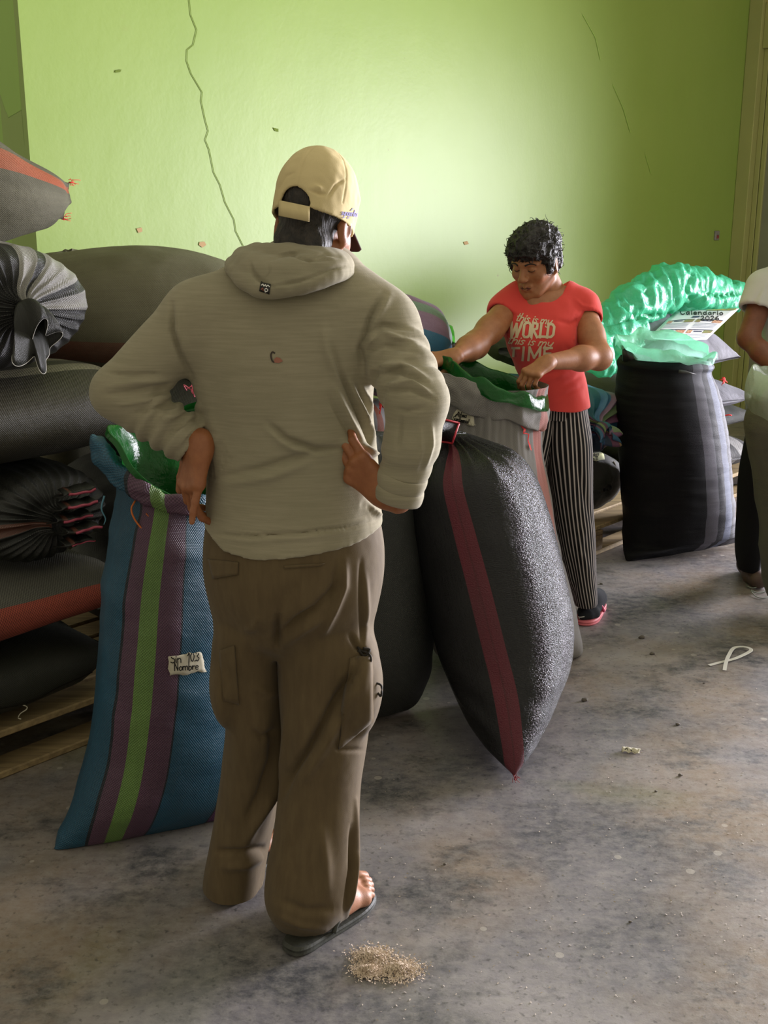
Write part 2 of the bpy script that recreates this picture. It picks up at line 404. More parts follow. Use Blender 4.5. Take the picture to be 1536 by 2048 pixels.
def ramp(nt, fac, stops, mode='LINEAR'):
    n = nt.nodes.new('ShaderNodeValToRGB'); cr = n.color_ramp; cr.interpolation = mode
    while len(cr.elements) < len(stops): cr.elements.new(.5)
    for e, (p, c) in zip(cr.elements, sorted(stops, key=lambda q: q[0])):
        e.position = p; e.color = c if len(c) == 4 else (*c, 1)
    nt.links.new(fac, n.inputs[0]); return n.outputs[0]
def tex(nt, kind, coord, scale, detail=4.0, sc=1.0, rough=.55):
    mp = nt.nodes.new('ShaderNodeMapping'); nt.links.new(coord, mp.inputs[0]); mp.inputs['Scale'].default_value = scale
    n = nt.nodes.new({'noise': 'ShaderNodeTexNoise', 'voronoi': 'ShaderNodeTexVoronoi', 'wave': 'ShaderNodeTexWave'}[kind])
    n.inputs['Scale'].default_value = sc
    if kind == 'noise': n.inputs['Detail'].default_value = detail; n.inputs['Roughness'].default_value = rough
    nt.links.new(mp.outputs[0], n.inputs['Vector']); return n
def bump(nt, height, strength, dist, prev=None):
    n = nt.nodes.new('ShaderNodeBump'); n.inputs['Strength'].default_value = strength; n.inputs['Distance'].default_value = dist
    nt.links.new(height, n.inputs['Height'])
    if prev is not None: nt.links.new(prev, n.inputs['Normal'])
    return n.outputs[0]
WHITE = (1, 1, 1, 1)
def cloth(name, col, rough=.85, streak=None, streak_col=None, fine=900, fs=.25, soft=None, spec=.25, sheen=.0, blotch=None):
    """knit or woven cloth on object coordinates; streak = (scale xyz, amount)"""
    m, nt, b, out = nodes(name); co = nt.nodes.new('ShaderNodeTexCoord').outputs['Object']; c = lin(col); cur = None
    base = mixc(nt, 0.0, c, c)
    if streak:
        n = tex(nt, 'noise', co, streak[0], 3.0); f = ramp(nt, n.outputs[0], [(.36, (0, 0, 0)), (.66, (1, 1, 1))])
        base = mixc(nt, f, base, lin(streak_col))
    if blotch:
        n = tex(nt, 'noise', co, (blotch[0],)*3, 5.0); f = ramp(nt, n.outputs[0], [(.45, (0, 0, 0)), (.75, (blotch[2],)*3)]); base = mixc(nt, f, base, lin(blotch[1]))
    nt.links.new(base, b.inputs['Base Color']); b.inputs['Roughness'].default_value = rough; b.inputs['Specular IOR Level'].default_value = spec
    if sheen: b.inputs['Sheen Weight'].default_value = sheen; b.inputs['Sheen Roughness'].default_value = .5
    nm = None
    if soft: nm = bump(nt, tex(nt, 'noise', co, (soft[0],)*3, 3.0).outputs[0], soft[1], soft[2])
    nm = bump(nt, tex(nt, 'noise', co, (fine,)*3, 1.0).outputs[0], fs, .001, nm); nt.links.new(nm, b.inputs['Normal'])
    return m
def woven(name, stops, rough=.45, nu=230, nv=180, wb=.5, wc=.25, spec=.5, dust=None, crink=.4, sparkle=0, coat=0, cs=(14, 9)):
    """woven plastic sacking: stripes run along the sack (UV.x goes round it), tape weave in relief, crinkles"""
    m, nt, b, out = nodes(name); tc = nt.nodes.new('ShaderNodeTexCoord'); uv = tc.outputs['UV']
    sp = nt.nodes.new('ShaderNodeSeparateXYZ'); nt.links.new(uv, sp.inputs[0]); u, v = sp.outputs[0], sp.outputs[1]
    fr = mth(nt, 'FRACT', u)
    if len(stops) > 1: base = ramp(nt, fr, [(p, lin(c)) for p, c in stops], 'CONSTANT')
    else: base = mixc(nt, 0.0, lin(stops[0][1]), lin(stops[0][1]))
    wv = mth(nt, 'MULTIPLY', mth(nt, 'SINE', mth(nt, 'MULTIPLY', u, nu*6.2832)), mth(nt, 'SINE', mth(nt, 'MULTIPLY', v, nv*6.2832)))
    f = mth(nt, 'MULTIPLY', mth(nt, 'ADD', wv, 1.0), wc*.5)
    base = mixc(nt, f, base, (.01, .01, .01, 1))
    lo = tex(nt, 'noise', uv, (9, 3, 1), 5.0)
    base = mixc(nt, ramp(nt, lo.outputs[0], [(.35, (0, 0, 0)), (.75, (.35, .35, .35))]), base, lin(dust) if dust else (.02, .02, .02, 1))
    thr = tex(nt, 'noise', uv, (nu*.8, 6, 1), 2.0)      # uneven tapes
    base = mixc(nt, mth(nt, 'MULTIPLY', thr.outputs[0], .22), base, (.03, .03, .03, 1))
    nt.links.new(base, b.inputs['Base Color']); b.inputs['Roughness'].default_value = rough; b.inputs['Specular IOR Level'].default_value = spec
    nm = bump(nt, tex(nt, 'noise', uv, (cs[0], cs[1], 1), 4.0).outputs[0], crink, .02)
    if sparkle:
        vo = tex(nt, 'voronoi', uv, (nu*.95, nv*1.7, 1)); vo.feature = 'F1'
        nm = bump(nt, vo.outputs['Distance'], sparkle, .003, nm)
        sx = nt.nodes.new('ShaderNodeSeparateColor'); nt.links.new(vo.outputs['Color'], sx.inputs[0])
        nm = bump(nt, sx.outputs[0], sparkle*.35, .002, nm)
    nm = bump(nt, wv, wb, .0012, nm); nt.links.new(nm, b.inputs['Normal'])
    if coat: b.inputs['Coat Weight'].default_value = coat; b.inputs['Coat Roughness'].default_value = .25
    return m
def film(name, col, trans=.35, rough=.18, see=.25, scale=26, bs=.5):
    """thin plastic sheet: shiny, lets coloured light through, partly clear"""
    m, nt, b, out = nodes(name); co = nt.nodes.new('ShaderNodeTexCoord').outputs['Object']; c = lin(col)
    b.inputs['Base Color'].default_value = c; b.inputs['Roughness'].default_value = rough
    nm = bump(nt, tex(nt, 'noise', co, (scale,)*3, 5.0).outputs[0], bs, .012); nt.links.new(nm, b.inputs['Normal'])
    tr = nt.nodes.new('ShaderNodeBsdfTranslucent'); tr.inputs[0].default_value = c; nt.links.new(nm, tr.inputs['Normal'])
    tp = nt.nodes.new('ShaderNodeBsdfTransparent'); tp.inputs[0].default_value = tuple(min(1, x**.5) for x in c[:3]) + (1,)
    a = nt.nodes.new('ShaderNodeMixShader'); a.inputs[0].default_value = trans; nt.links.new(b.outputs[0], a.inputs[1]); nt.links.new(tr.outputs[0], a.inputs[2])
    q = nt.nodes.new('ShaderNodeMixShader'); q.inputs[0].default_value = see; nt.links.new(a.outputs[0], q.inputs[1]); nt.links.new(tp.outputs[0], q.inputs[2])
    nt.links.new(q.outputs[0], out.inputs[0]); return m
def plain(name, col, rough=.5, spec=.5, var=None, bmp=None, sss=0, metal=0):
    m, nt, b, out = nodes(name); co = nt.nodes.new('ShaderNodeTexCoord').outputs['Object']; c = lin(col); base = mixc(nt, 0., c, c)
    if var: n = tex(nt, 'noise', co, var[0] if isinstance(var[0], tuple) else (var[0],)*3, 5.0); base = mixc(nt, ramp(nt, n.outputs[0], [(.35, (0, 0, 0)), (.7, (1, 1, 1))]), base, lin(var[1]))
    nt.links.new(base, b.inputs['Base Color']); b.inputs['Roughness'].default_value = rough; b.inputs['Specular IOR Level'].default_value = spec; b.inputs['Metallic'].default_value = metal
    if bmp: nt.links.new(bump(nt, tex(nt, 'noise', co, bmp[0] if isinstance(bmp[0], tuple) else (bmp[0],)*3, 4.0).outputs[0], bmp[1], bmp[2]), b.inputs['Normal'])
    if sss: b.inputs['Subsurface Weight'].default_value = sss; b.inputs['Subsurface Radius'].default_value = (1, .35, .2); b.inputs['Subsurface Scale'].default_value = .006
    return m
def wallpaint(name, col, col2):
    m, nt, b, out = nodes(name); co = nt.nodes.new('ShaderNodeTexCoord').outputs['Object']
    n = tex(nt, 'noise', co, (.9, .9, .9), 5.0); base = mixc(nt, ramp(nt, n.outputs[0], [(.35, (0, 0, 0)), (.7, (1, 1, 1))]), lin(col), lin(col2))
    ver = tex(nt, 'noise', co, (9, 9, .6), 4.0); base = mixc(nt, ramp(nt, ver.outputs[0], [(.5, (0, 0, 0)), (.8, (.22, .22, .22))]), base, lin('#8fae4e'))
    sc = tex(nt, 'noise', co, (3.1, 3.1, 4.4), 8.0, rough=.7); base = mixc(nt, ramp(nt, sc.outputs[0], [(.66, (0, 0, 0)), (.74, (.5, .5, .5))]), base, lin('#8a9a4a'))
    sp = tex(nt, 'noise', co, (11, 11, 14), 3.0); base = mixc(nt, ramp(nt, sp.outputs[0], [(.755, (0, 0, 0)), (.79, (.75, .75, .75))]), base, lin('#7c7a45'))
    nt.links.new(base, b.inputs['Base Color']); b.inputs['Roughness'].default_value = .42; b.inputs['Specular IOR Level'].default_value = .36
    nm = bump(nt, tex(nt, 'noise', co, (2.6, 2.6, 2.0), 5.0).outputs[0], .16, .02); nm = bump(nt, tex(nt, 'noise', co, (60, 60, 60), 3.0).outputs[0], .07, .004, nm); nt.links.new(nm, b.inputs['Normal'])
    return m
def concrete():
    m, nt, b, out = nodes('concrete_floor'); co = nt.nodes.new('ShaderNodeTexCoord').outputs['Object']
    a = tex(nt, 'noise', co, (1.1, 1.5, 1), 7.0, rough=.62); base = ramp(nt, a.outputs[0], [(.30, lin('#46464c')), (.46, lin('#706d71')), (.58, lin('#8e898b')), (.72, lin('#b3acab'))])
    t = tex(nt, 'noise', co, (.9, .7, 1), 5.0); t.inputs['Scale'].default_value = 1.7; base = mixc(nt, ramp(nt, t.outputs[0], [(.48, (0, 0, 0)), (.62, (.75, .75, .75))]), base, lin('#8d7b66'))
    g = tex(nt, 'noise', co, (.8, 1.0, 1), 4.0); g.inputs['Distortion'].default_value = .6; base = mixc(nt, ramp(nt, g.outputs[0], [(.56, (0, 0, 0)), (.66, (.5, .5, .5))]), base, lin('#6c7350'))
    d = tex(nt, 'noise', co, (2.6, 3.4, 1), 9.0, rough=.7); base = mixc(nt, ramp(nt, d.outputs[0], [(.50, (0, 0, 0)), (.62, (.8, .8, .8))]), base, lin('#35373b'))
    f = tex(nt, 'noise', co, (26, 34, 1), 6.0, rough=.75); base = mixc(nt, ramp(nt, f.outputs[0], [(.4, (0, 0, 0)), (.75, (.55, .55, .55))]), base, lin('#a8a39c'))
    k = tex(nt, 'noise', co, (60, 60, 1), 4.0); base = mixc(nt, ramp(nt, k.outputs[0], [(.58, (0, 0, 0)), (.72, (.6, .6, .6))]), base, lin('#343534'))
    v = tex(nt, 'voronoi', co, (13, 13, 1)); v.inputs['Randomness'].default_value = 1.0
    sx = nt.nodes.new('ShaderNodeSeparateColor'); nt.links.new(v.outputs['Color'], sx.inputs[0])
    spot = mth(nt, 'MULTIPLY', mth(nt, 'LESS_THAN', v.outputs['Distance'], mth(nt, 'MULTIPLY', sx.outputs[1], .16)), mth(nt, 'GREATER_THAN', sx.outputs[0], .55))
    base = mixc(nt, mth(nt, 'MULTIPLY', spot, .45), base, lin('#bdb6ab'))
    nt.links.new(base, b.inputs['Base Color'])
    nt.links.new(ramp(nt, d.outputs[0], [(.35, (.27,)*3), (.7, (.5,)*3)]), b.inputs['Roughness']); b.inputs['Specular IOR Level'].default_value = .6
    nm = bump(nt, a.outputs[0], .25, .02); nm = bump(nt, f.outputs[0], .25, .004, nm); nt.links.new(nm, b.inputs['Normal'])
    return m
def wood(name, c1, c2):
    m, nt, b, out = nodes(name); co = nt.nodes.new('ShaderNodeTexCoord').outputs['Object']
    n = tex(nt, 'noise', co, (5, 60, 60), 5.0); nt.links.new(ramp(nt, n.outputs[0], [(.35, lin(c1)), (.68, lin(c2))]), b.inputs['Base Color']); b.inputs['Roughness'].default_value = .75
    nt.links.new(bump(nt, n.outputs[0], .4, .003), b.inputs['Normal']); return m
def skin(name, col, col2):
    m = plain(name, col, .5, .45, (45, col2), (260, .22, .002), sss=.12); return m
M_WALL = wallpaint('green_wall_paint', '#88a14a', '#91a853'); M_WALLD = wallpaint('green_wall_paint_side', '#8fb648', '#97bb50')
M_CREAM = plain('cream_wall_paint', '#d6c48c', .6, .3, (3, '#c9b67c'), (8, .2, .02)); M_OLIVE = plain('olive_door_paint', '#a9a868', .6, .3, (2, '#9ea063'), (8, .2, .02))
M_DOOR = plain('grey_door_metal', '#8b8b73', .5, .4, (3, '#7c7d68')); M_CRACK = plain('crack', '#6b7d38', .9, .1)
M_CEIL = plain('ceiling_paint', '#d9d8c0', .8, .2); M_FLOOR = concrete(); M_CHIP = plain('bare_plaster', '#b89a72', .9, .1); M_BOXG = plain('box_metal', '#8f8d86', .5, .4, (60, '#6d6a66'))
M_WOOD = wood('pallet_wood', '#7d6a4a', '#a38d63'); M_WOOD2 = wood('pallet_block_wood', '#5f4d36', '#7d6747')
M_BLACKINK = plain('marker_ink', '#15130f', .6, .3); M_TAPE = plain('masking_tape', '#cfc9b4', .7, .3, (40, '#beb79f'), (90, .2, .003))
M_RED = plain('red_thread', '#e0332c', .6, .3); M_ORANGE = plain('orange_twine', '#c76a2a', .5, .4); M_WHITE = plain('white_plastic', '#d9d6cf', .45, .4)
M_GREEN = film('green_film', '#1d6428', .38, .16, .16); M_GREEN2 = film('bright_green_film', '#4fae3a', .45, .15, .25)
M_MINT = film('mint_film', '#5fd6a8', .35, .25, .04, 22, .8); M_MINT2 = film('clear_mint_film', '#a9e8cd', .35, .2, .45, 30, .7); M_CLEAR = film('clear_film', '#b9c4ae', .3, .22, .35, 30, .7)
# ------------------------------------------------------------------ the setting
def PD(x, y, d):                                     # pixel -> vertical plane at distance d from the back wall
    r = ray(x, y); return CAMP + r*((d - (CAMP - C0) @ NV)/(r @ NV))
def slab(name, s0, s1, d0, d1, z0, z1, m, parent=None, kind='structure', bev=.004):
    c = S((s0+s1)/2, (d0+d1)/2, (z0+z1)/2); V, Fc = boxg(c, (s1-s0)/2, (d1-d0)/2, (z1-z0)/2, [WV, NV, ZV], bev)
    o = mk(name, V, Fc, m, parent, smooth=False)
    if parent is None: o['kind'] = kind
    return o
V, Fc = boxg((1.0, 5.0, -.1), 9, 9, .1); floor = mk('floor', V, Fc, M_FLOOR, smooth=False, base=(0, 0, 0)); floor['kind'] = 'structure'
def wavy(name, org, ux, L, Hh, m, nx, ny, nrm, amp=.004):
    """a hand-plastered wall face, slightly uneven, with its thickness behind"""
    V = []; Q = []; g = lambda i, j: j*(nx+1) + i
    for j in range(ny+1):
        for i in range(nx+1): V.append(org + ux*(L*i/nx) + ZV*(Hh*j/ny))
    V = np.array(V); V = V + nrm*(vnoise(V*.9)*amp*.6*np.clip(np.linalg.norm((V - org)*np.array([1, 1, 0]), axis=1)/.8 - .05, 0, 1))[:, None]
    n = len(V); V = np.concatenate([V, V - nrm*.18])
    for j in range(ny):
        for i in range(nx):
            f = [g(i, j), g(i+1, j), g(i+1, j+1), g(i, j+1)]
            if np.dot(np.cross(ux, ZV), nrm) < 0: f = f[::-1]
            Q.append(f); Q.append([a + n for a in f[::-1]])
    bd = [g(i, 0) for i in range(nx)] + [g(nx, j) for j in range(ny)] + [g(nx-i, ny) for i in range(nx)] + [g(0, ny-j) for j in range(ny)]
    for a, b in zip(bd, bd[1:] + bd[:1]): Q.append([a, b, b+n, a+n])
    o = mk(name, V, np.array(Q), m, base=(0, 0, 0), smooth=False); o['kind'] = 'structure'; return o
wall_back = wavy('wall_back', S(0, 0), WV, S_END + .2, 4.3, M_WALL, 60, 40, NV)
wall_left = wavy('wall_left', S(.0, -.03), -NV, 3.0, 4.3, M_WALLD, 30, 40, -WV)
wall_right = slab('wall_right', S_END, S_END + .2, .0, 2.3, 3.06, 4.3, M_CREAM)
slab('wall_panel', S_END, S_END + .2, .62, 2.3, 0, 2.75, M_CREAM, wall_right); slab('wall_panel', S_END, S_END + .2, 5.7, 8.2, 0, 4.3, M_CREAM, wall_right)
slab('wall_panel', S_END, S_END + .2, 2.3, 5.7, 2.55, 4.3, M_CREAM, wall_right)
# pillar in the corner: its face runs straight down although the rest leans with the perspective
pt, pb = S(S_END - .05, .0, 4.3), S(S_END - .05, 0, 0)
slab('trim_1', S_END - .06, S_END + .2, 0, .105, 0, 4.3, M_OLIVE)
slab('trim_2', S_END - .02, S_END + .2, .105, 2.3, 2.75, 3.06, M_OLIVE)
door = slab('door_1', S_END + .02, S_END + .16, .105, .145, 0, 2.75, M_OLIVE)
slab('door_leaf', S_END + .04, S_END + .09, .15, .60, .02, 2.72, M_DOOR, door); slab('door_rail', S_END + .02, S_END + .05, .15, .185, .02, 2.72, M_OLIVE, door)
slab('door_rail', S_END + .02, S_END + .05, .185, .60, 2.66, 2.72, M_OLIVE, door)
V, Fc = boxg(S(2, 2.5, 4.36), 5.5, 3.6, .06, [WV, NV, ZV]); ceil = mk('ceiling', V, Fc, M_CEIL, smooth=False); ceil['kind'] = 'structure'
tw = bvh(wall_back)
ink('crack', [[(378,0),(381,30),(393,60),(386,90),(374,100),(373,122),(382,148),(404,185),(402,203),(410,240),(416,262),(410,280),(418,300),(427,345),(440,370),(450,405),(468,440),(471,462),(486,492)],
              [(1165,30),(1190,75),(1200,120),(1225,170),(1245,215),(1260,265),(1290,310),(1305,360)]][:1], 1.5, tw, .003, M_CRACK, wall_back, smooth=False)
ink('crack', [[(1165,30),(1190,75),(1200,120),(1225,170),(1245,215),(1260,265),(1290,310),(1305,360)]], 1.0, tw, .003, M_WALLD, wall_back, smooth=False)
for q in ([(398,484),(408,483),(412,490),(404,495),(397,490)], [(272,457),(283,455),(284,463),(276,466)], [(926,484),(934,482),(937,488),(929,490)], [(230,141),(242,139),(240,144),(229,146)], [(545,255),(556,258),(556,264),(549,262)]):
    blob('bare_patch', q, tw, .003, M_CHIP if q[0][1] > 450 else M_CRACK, wall_back)
b = PD(1432, 471, .0); V, Fc = boxg(b + NV*.006, .034, .006, .034, [WV, NV, ZV], .003)
ob = empty('switch_box', b, 'small bare metal switch box set in the green wall', 'switch box'); mk('box_plate', V, Fc, M_BOXG, ob, smooth=False)
V, Fc = boxg(b + NV*.014 + ZV*-.010, .012, .006, .012, [WV, NV, ZV], .003); mk('switch_insert', V, Fc, plain('red_insert', '#8a3a38', .5), ob, smooth=False)
# ------------------------------------------------------------------ pallets
def pallet(s0, s1, d0, d1, label, h=.14):
    o = empty('pallet', S((s0+s1)/2, (d0+d1)/2, 0), label, 'pallet', 'wooden pallets under the sacks')
    n = 7; wd = (d1-d0)/n
    for i in range(n): slab('deck_board', s0 + rng.uniform(0, .01), s1 - rng.uniform(0, .01), d0 + i*wd + .012, d0 + (i+1)*wd - .012, h - .022, h, M_WOOD, o)
    for i in range(3):
        x = s0 + (s1-s0-.1)*i/2
        slab('stringer', x, x + .1, d0, d1, h - .044, h - .0225, M_WOOD2, o)
        for j in range(3): y = d0 + (d1-d0-.1)*j/2; slab('block', x, x + .1, y, y + .1, .0225, h - .0445, M_WOOD2, o)
    for j in range(3): y = d0 + (d1-d0-.1)*j/2; slab('bottom_board', s0, s1, y, y + .1, 0, .022, M_WOOD, o)
    return o
pallet(-1.62, -.42, .15, 1.15, 'wooden pallet under the tall left-hand stack of sacks')
pallet(-.36, .84, .15, 1.12, 'wooden pallet behind the man and blue striped sack')
pallet(2.02, 3.22, .25, 1.27, 'wooden pallet beside the woman, under the multicoloured and dark sacks')
pallet(3.3, 4.5, .25, 1.27, 'wooden pallet behind the dark upright sack on the right')
# ------------------------------------------------------------------ sacks
def crease_disp(amp=.008, su=7, sv=6, pleat=None, ends=None, low=.012, seed=0):
    def f(V, N, UV):
        u, v = UV[:, 0], UV[:, 1]; L = v.max(); c, s_ = np.cos(u*2*np.pi), np.sin(u*2*np.pi)
        q = np.stack([c*su/6.28 + seed, s_*su/6.28 + seed*1.7, v*sv], 1); d = low*vnoise(np.stack([c*.8 + seed, s_*.8, v*2.6 + seed], 1)) + amp*(ridge(q) - .3)*.6
        q2 = np.stack([c*su*.5 + 9 + seed, s_*su*.5, v*sv*2.4], 1); d = d + amp*.5*vnoise(q2)
        if pleat:
            n, a, vs, ve, pk = pleat; wgt = np.clip((v/L - vs)/(ve - vs), 0, 1); wgt = wgt*np.clip((1.0 - v/L)/.02 + .2, 0, 1)
            ph = u*n*2*np.pi + 2.2*vnoise(np.stack([c*2 + seed, s_*2, v*0 + seed], 1)); d = d - a*wgt**1.2*np.abs(np.sin(ph/2))**pk
        return V + N*d[:, None]
    return f
def lying(label, m, p, ax, hw, hh, L, end='seam', back='seam', group='filled sacks stacked on pallets', power=2.3, disp=None, nseg=110, sub=7, rot=0., name='sack', sag=.0, endw=.92):
    """a filled sack lying down; p = centre of the end that shows, ax points out of that end"""
    ax = np.array(ax, float); ax /= np.linalg.norm(ax); side = np.cross(ax, ZV); side /= np.linalg.norm(side); up = np.cross(side, ax)
    if rot: side, up = side*math.cos(rot) + up*math.sin(rot), up*math.cos(rot) - side*math.sin(rot)
    p = np.array(p, float); K = []
    def k(t, a, b, pw=power, dz=0.): K.append((p - ax*t + ZV*dz, side*a*hw, up*b*hh, pw))
    if back == 'seam': [k(L - t, a, b) for t, a, b in ((0, .86, .08), (.05, .95, .42), (.16, 1, .82))]
    else: [k(L - t, a, b) for t, a, b in ((0, .3, .3), (.05, .75, .72), (.16, .97, .95))]
    k(L*.55, 1, 1); k(.30, 1, 1)
    if end == 'seam': [k(t, a, b) for t, a, b in ((.16, .5 + .5*endw/.92, .86), (.06, .2 + .8*endw*1.02, .48), (.015, endw*1.01, .14), (0, endw, .05))]
    elif end == 'round': [k(t, a, b) for t, a, b in ((.16, .97, .97), (.07, .84, .84), (.02, .62, .6), (-.01, .36, .34), (-.018, .12, .1))]
    elif end == 'dome': K = []; [k(L/2 - L/2*math.sin(a), max(math.cos(a), .04)**.8, max(math.cos(a), .04)**.8) for a in np.linspace(-1.5, 1.5, 13)]
    elif end == 'tied':
        [k(t, a, b, 2.1) for t, a, b in ((.15, .99, .99), (.075, .93, .93), (.03, .78, .78), (.008, .52, .54), (.0, .28, .32))]
        K.append((p + ax*.028, side*.036, up*.036, 2)); K.append((p + ax*.045, side*.032, up*.032, 2))
    V, Fc, UV = loft(K, nseg, sub, disp=disp); zb = V[:, 2].min()
    base = np.array([p[0] - ax[0]*L/2, p[1] - ax[1]*L/2, zb])
    return mk(name, V, Fc, m, uv=UV, base=base), K, side, up
def sack_thing(o, label, group='filled sacks stacked on pallets'): return tag(o, label, 'sack', group)
def tuft(name, p, d, m, parent, n=9, L=.03, r=.0012):
    T = []
    for i in range(n):
        q = p + rng.normal(0, .004, 3); e = q + np.array(d)*L*rng.uniform(.5, 1.1) + rng.normal(0, L*.3, 3); T.append(tube([q, (q+e)/2 + rng.normal(0, L*.15, 3), e], r, 5, r*.6, 3))
    V, Fc = tubes(T); return mk(name, V, Fc, m, parent)
GS0 = 'sacks standing on the floor'
MS_GREY = woven('grey_sacking', [(0, '#6f6d60')], .75, 210, 170, .5, .5, .25, '#8a8672')
MS_GREY_OR = woven('grey_sacking_orange_band', [(0, '#615e4a'), (.845, '#b05c3a'), (.915, '#615e4a')], .75, 210, 170, .5, .5, .25, '#8a8672')
MS_GREY_CORAL = woven('grey_sacking_coral_band', [(0, '#c25f4c'), (.028, '#77756a'), (.70, '#454741'), (.958, '#c25f4c')], .8, 150, 130, .6, .75, .2)
MS_BLACK_SILVER = woven('black_sacking_silver_bands', [(0, '#1d1c1a'), (.285, '#a9a69f'), (.33, '#1d1c1a'), (.355, '#a9a69f'), (.445, '#1d1c1a'), (.47, '#a09d97'), (.515, '#1d1c1a')], .38, 190, 160, .6, .35, .5)
MS_DARK_BAND = woven('dark_sacking_pale_bands', [(0, '#413d2f'), (.13, '#8f8a70'), (.175, '#413d2f'), (.215, '#7a755d'), (.255, '#413d2f')], .5, 230, 180, .5, .3, .45)
MS_BLACK = woven('black_sacking', [(0, '#1e1f1a')], .42, 230, 180, .5, .3, .5, '#34352a')
MS_BLACK_BR = woven('black_sacking_brown_band', [(0, '#6b4030'), (.012, '#20211b'), (.965, '#6b4030')], .36, 230, 180, .4, .3, .5)
MS_DARKGREEN = woven('dark_green_sacking', [(0, '#2a2b20')], .55, 230, 180, .5, .3, .4)
MS_DARKGREY = woven('dark_grey_sacking', [(0, '#3d3f3c')], .6, 230, 190, .6, .45, .35)
st = []
# --- tall left stack, from the floor up
s_ax, d_ax = WV, NV
o, *_ = lying('', MS_DARKGREEN, S(-.50, .80, .255), WV, .36, .112, 1.02, 'seam', disp=crease_disp(.006, 7, 5, seed=1), power=2.6)
sack_thing(o, 'very dark sack at the bottom of the tall left stack, on the pallet'); tb = bvh(o)
ink('seam', [[(0, 1416), (40, 1408), (75, 1396), (110, 1376), (150, 1358), (195, 1338)]], 2.0, tb, .003, M_BLACK_T if 'M_BLACK_T' in globals() else M_BLACKINK, o)
h0 = onto(tb, 50, 1409, .004)
if h0: V, Fc = tube([h0[0] + np.array([-.03, 0, .004]), h0[0], h0[0] + np.array([.006, -.01, -.006]), h0[0] + np.array([-.012, -.012, -.018]), h0[0] + np.array([-.02, -.012, -.032]), h0[0] + np.array([-.012, -.012, -.036])], .0016, 6); mk('loose_thread', V, Fc, M_TAPE, o)
o, *_ = lying('', MS_GREY_CORAL, S(-.42, .84, .474), WV, .37, .098, 1.05, 'seam', disp=crease_disp(.006, 7, 5, seed=2), power=2.5)
sack_thing(o, 'grey woven sack with a broad coral stripe, second from bottom of the left stack')
pe = PD(108, 1012, 1.13); o4, K4, sd4, up4 = lying('', MS_BLACK_BR, [pe[0], pe[1], .715], NV, .235, .14, .95, 'tied', disp=crease_disp(.006, 6, 6, (30, .013, .70, .92, .8), seed=3), nseg=220, sub=12)
sack_thing(o4, 'shiny black sack with gathered tied end and pink-edged folds, in the left stack')
o, *_ = lying('', MS_DARK_BAND, S(-.31, .82, .995), WV, .33, .136, 1.1, 'round', disp=crease_disp(.004, 5, 4, seed=4), power=2.3)
sack_thing(o, 'tight dark sack with two pale bands along its top, middle of left stack')
pe = PD(30, 575, 1.16); o2, K2, sd2, up2 = lying('', MS_BLACK_SILVER, [pe[0], pe[1], 1.315], NV, .285, .172, .95, 'tied', disp=crease_disp(.006, 6, 6, (30, .011, .70, .92, .8), seed=5), nseg=220, sub=12)
sack_thing(o2, 'black sack with silver bands fanning out from its twisted neck')
pe = PD(132, 394, .80); o1, K1, sd1, up1 = lying('', MS_GREY_OR, [pe[0], pe[1], 1.60], WV + np.array([0, 0, -.10]), .165, .145, .95, 'seam', disp=crease_disp(.006, 6, 5, seed=6), rot=1.25, endw=.36)
sack_thing(o1, 'grey sack with an orange stripe on top of the tall left stack')
for t in (1, -1):
    e = pe*np.array([1, 1, 0]) + np.array([0, 0, 1.60]) + sd1*t*.055; tuft('corner_tuft', e, WV, M_RED, o1, 10, .022)
# collars of the tied sacks: stiff folded cloth flopping below the knot
def collar(K, ax, side, up, m, parent, r=.105, n=9, droop=.10, seed=0, name='collar', Lc=.085, trim=None):
    p = K[-1][0]; keys = []; nseg = 150; T = np.linspace(0, 1, 10); V = []; UV = []
    for i, t in enumerate(T):
        for j in range(nseg):
            th = j/nseg*2*np.pi; pl = np.sin(th*n/2*2 + seed + 1.5*np.sin(th*2 + seed)); rr = .03 + (r - .03)*t**.8*(1 + .30*np.sin(th*3 + seed)) + pl*.024*t
            c = p + ax*(Lc*np.sin(t*1.6)*(1 + .25*np.sin(th*2 + seed*2)) + .010*pl*t) - up*(droop*t**1.5)
            V.append(c + side*rr*np.cos(th) + up*rr*np.sin(th)*.85); UV.append((j/nseg, t*.12))
    Q = []
    for i in range(len(T)-1):
        for j in range(nseg): k = (j+1) % nseg; Q.append([i*nseg+j, i*nseg+k, (i+1)*nseg+k, (i+1)*nseg+j])
    V = np.array(V); o = mk(name, V, np.array(Q), m, parent, uv=np.array(UV)); sm = o.modifiers.new('thickness', 'SOLIDIFY'); sm.thickness = .002
    if trim:
        e = V[-nseg:]; Vt, Ft = tube(np.concatenate([e, e[:1]]), .0008, 5, res=1); mk('collar_edge', Vt, Ft, trim, o)
    return o
M_PINKEDGE = plain('pink_edging', '#a8455a', .5)
collar(K2, NV, sd2, up2, MS_BLACK, o2, .060, 4, .095, 2.2, Lc=.05, trim=M_WHITE)
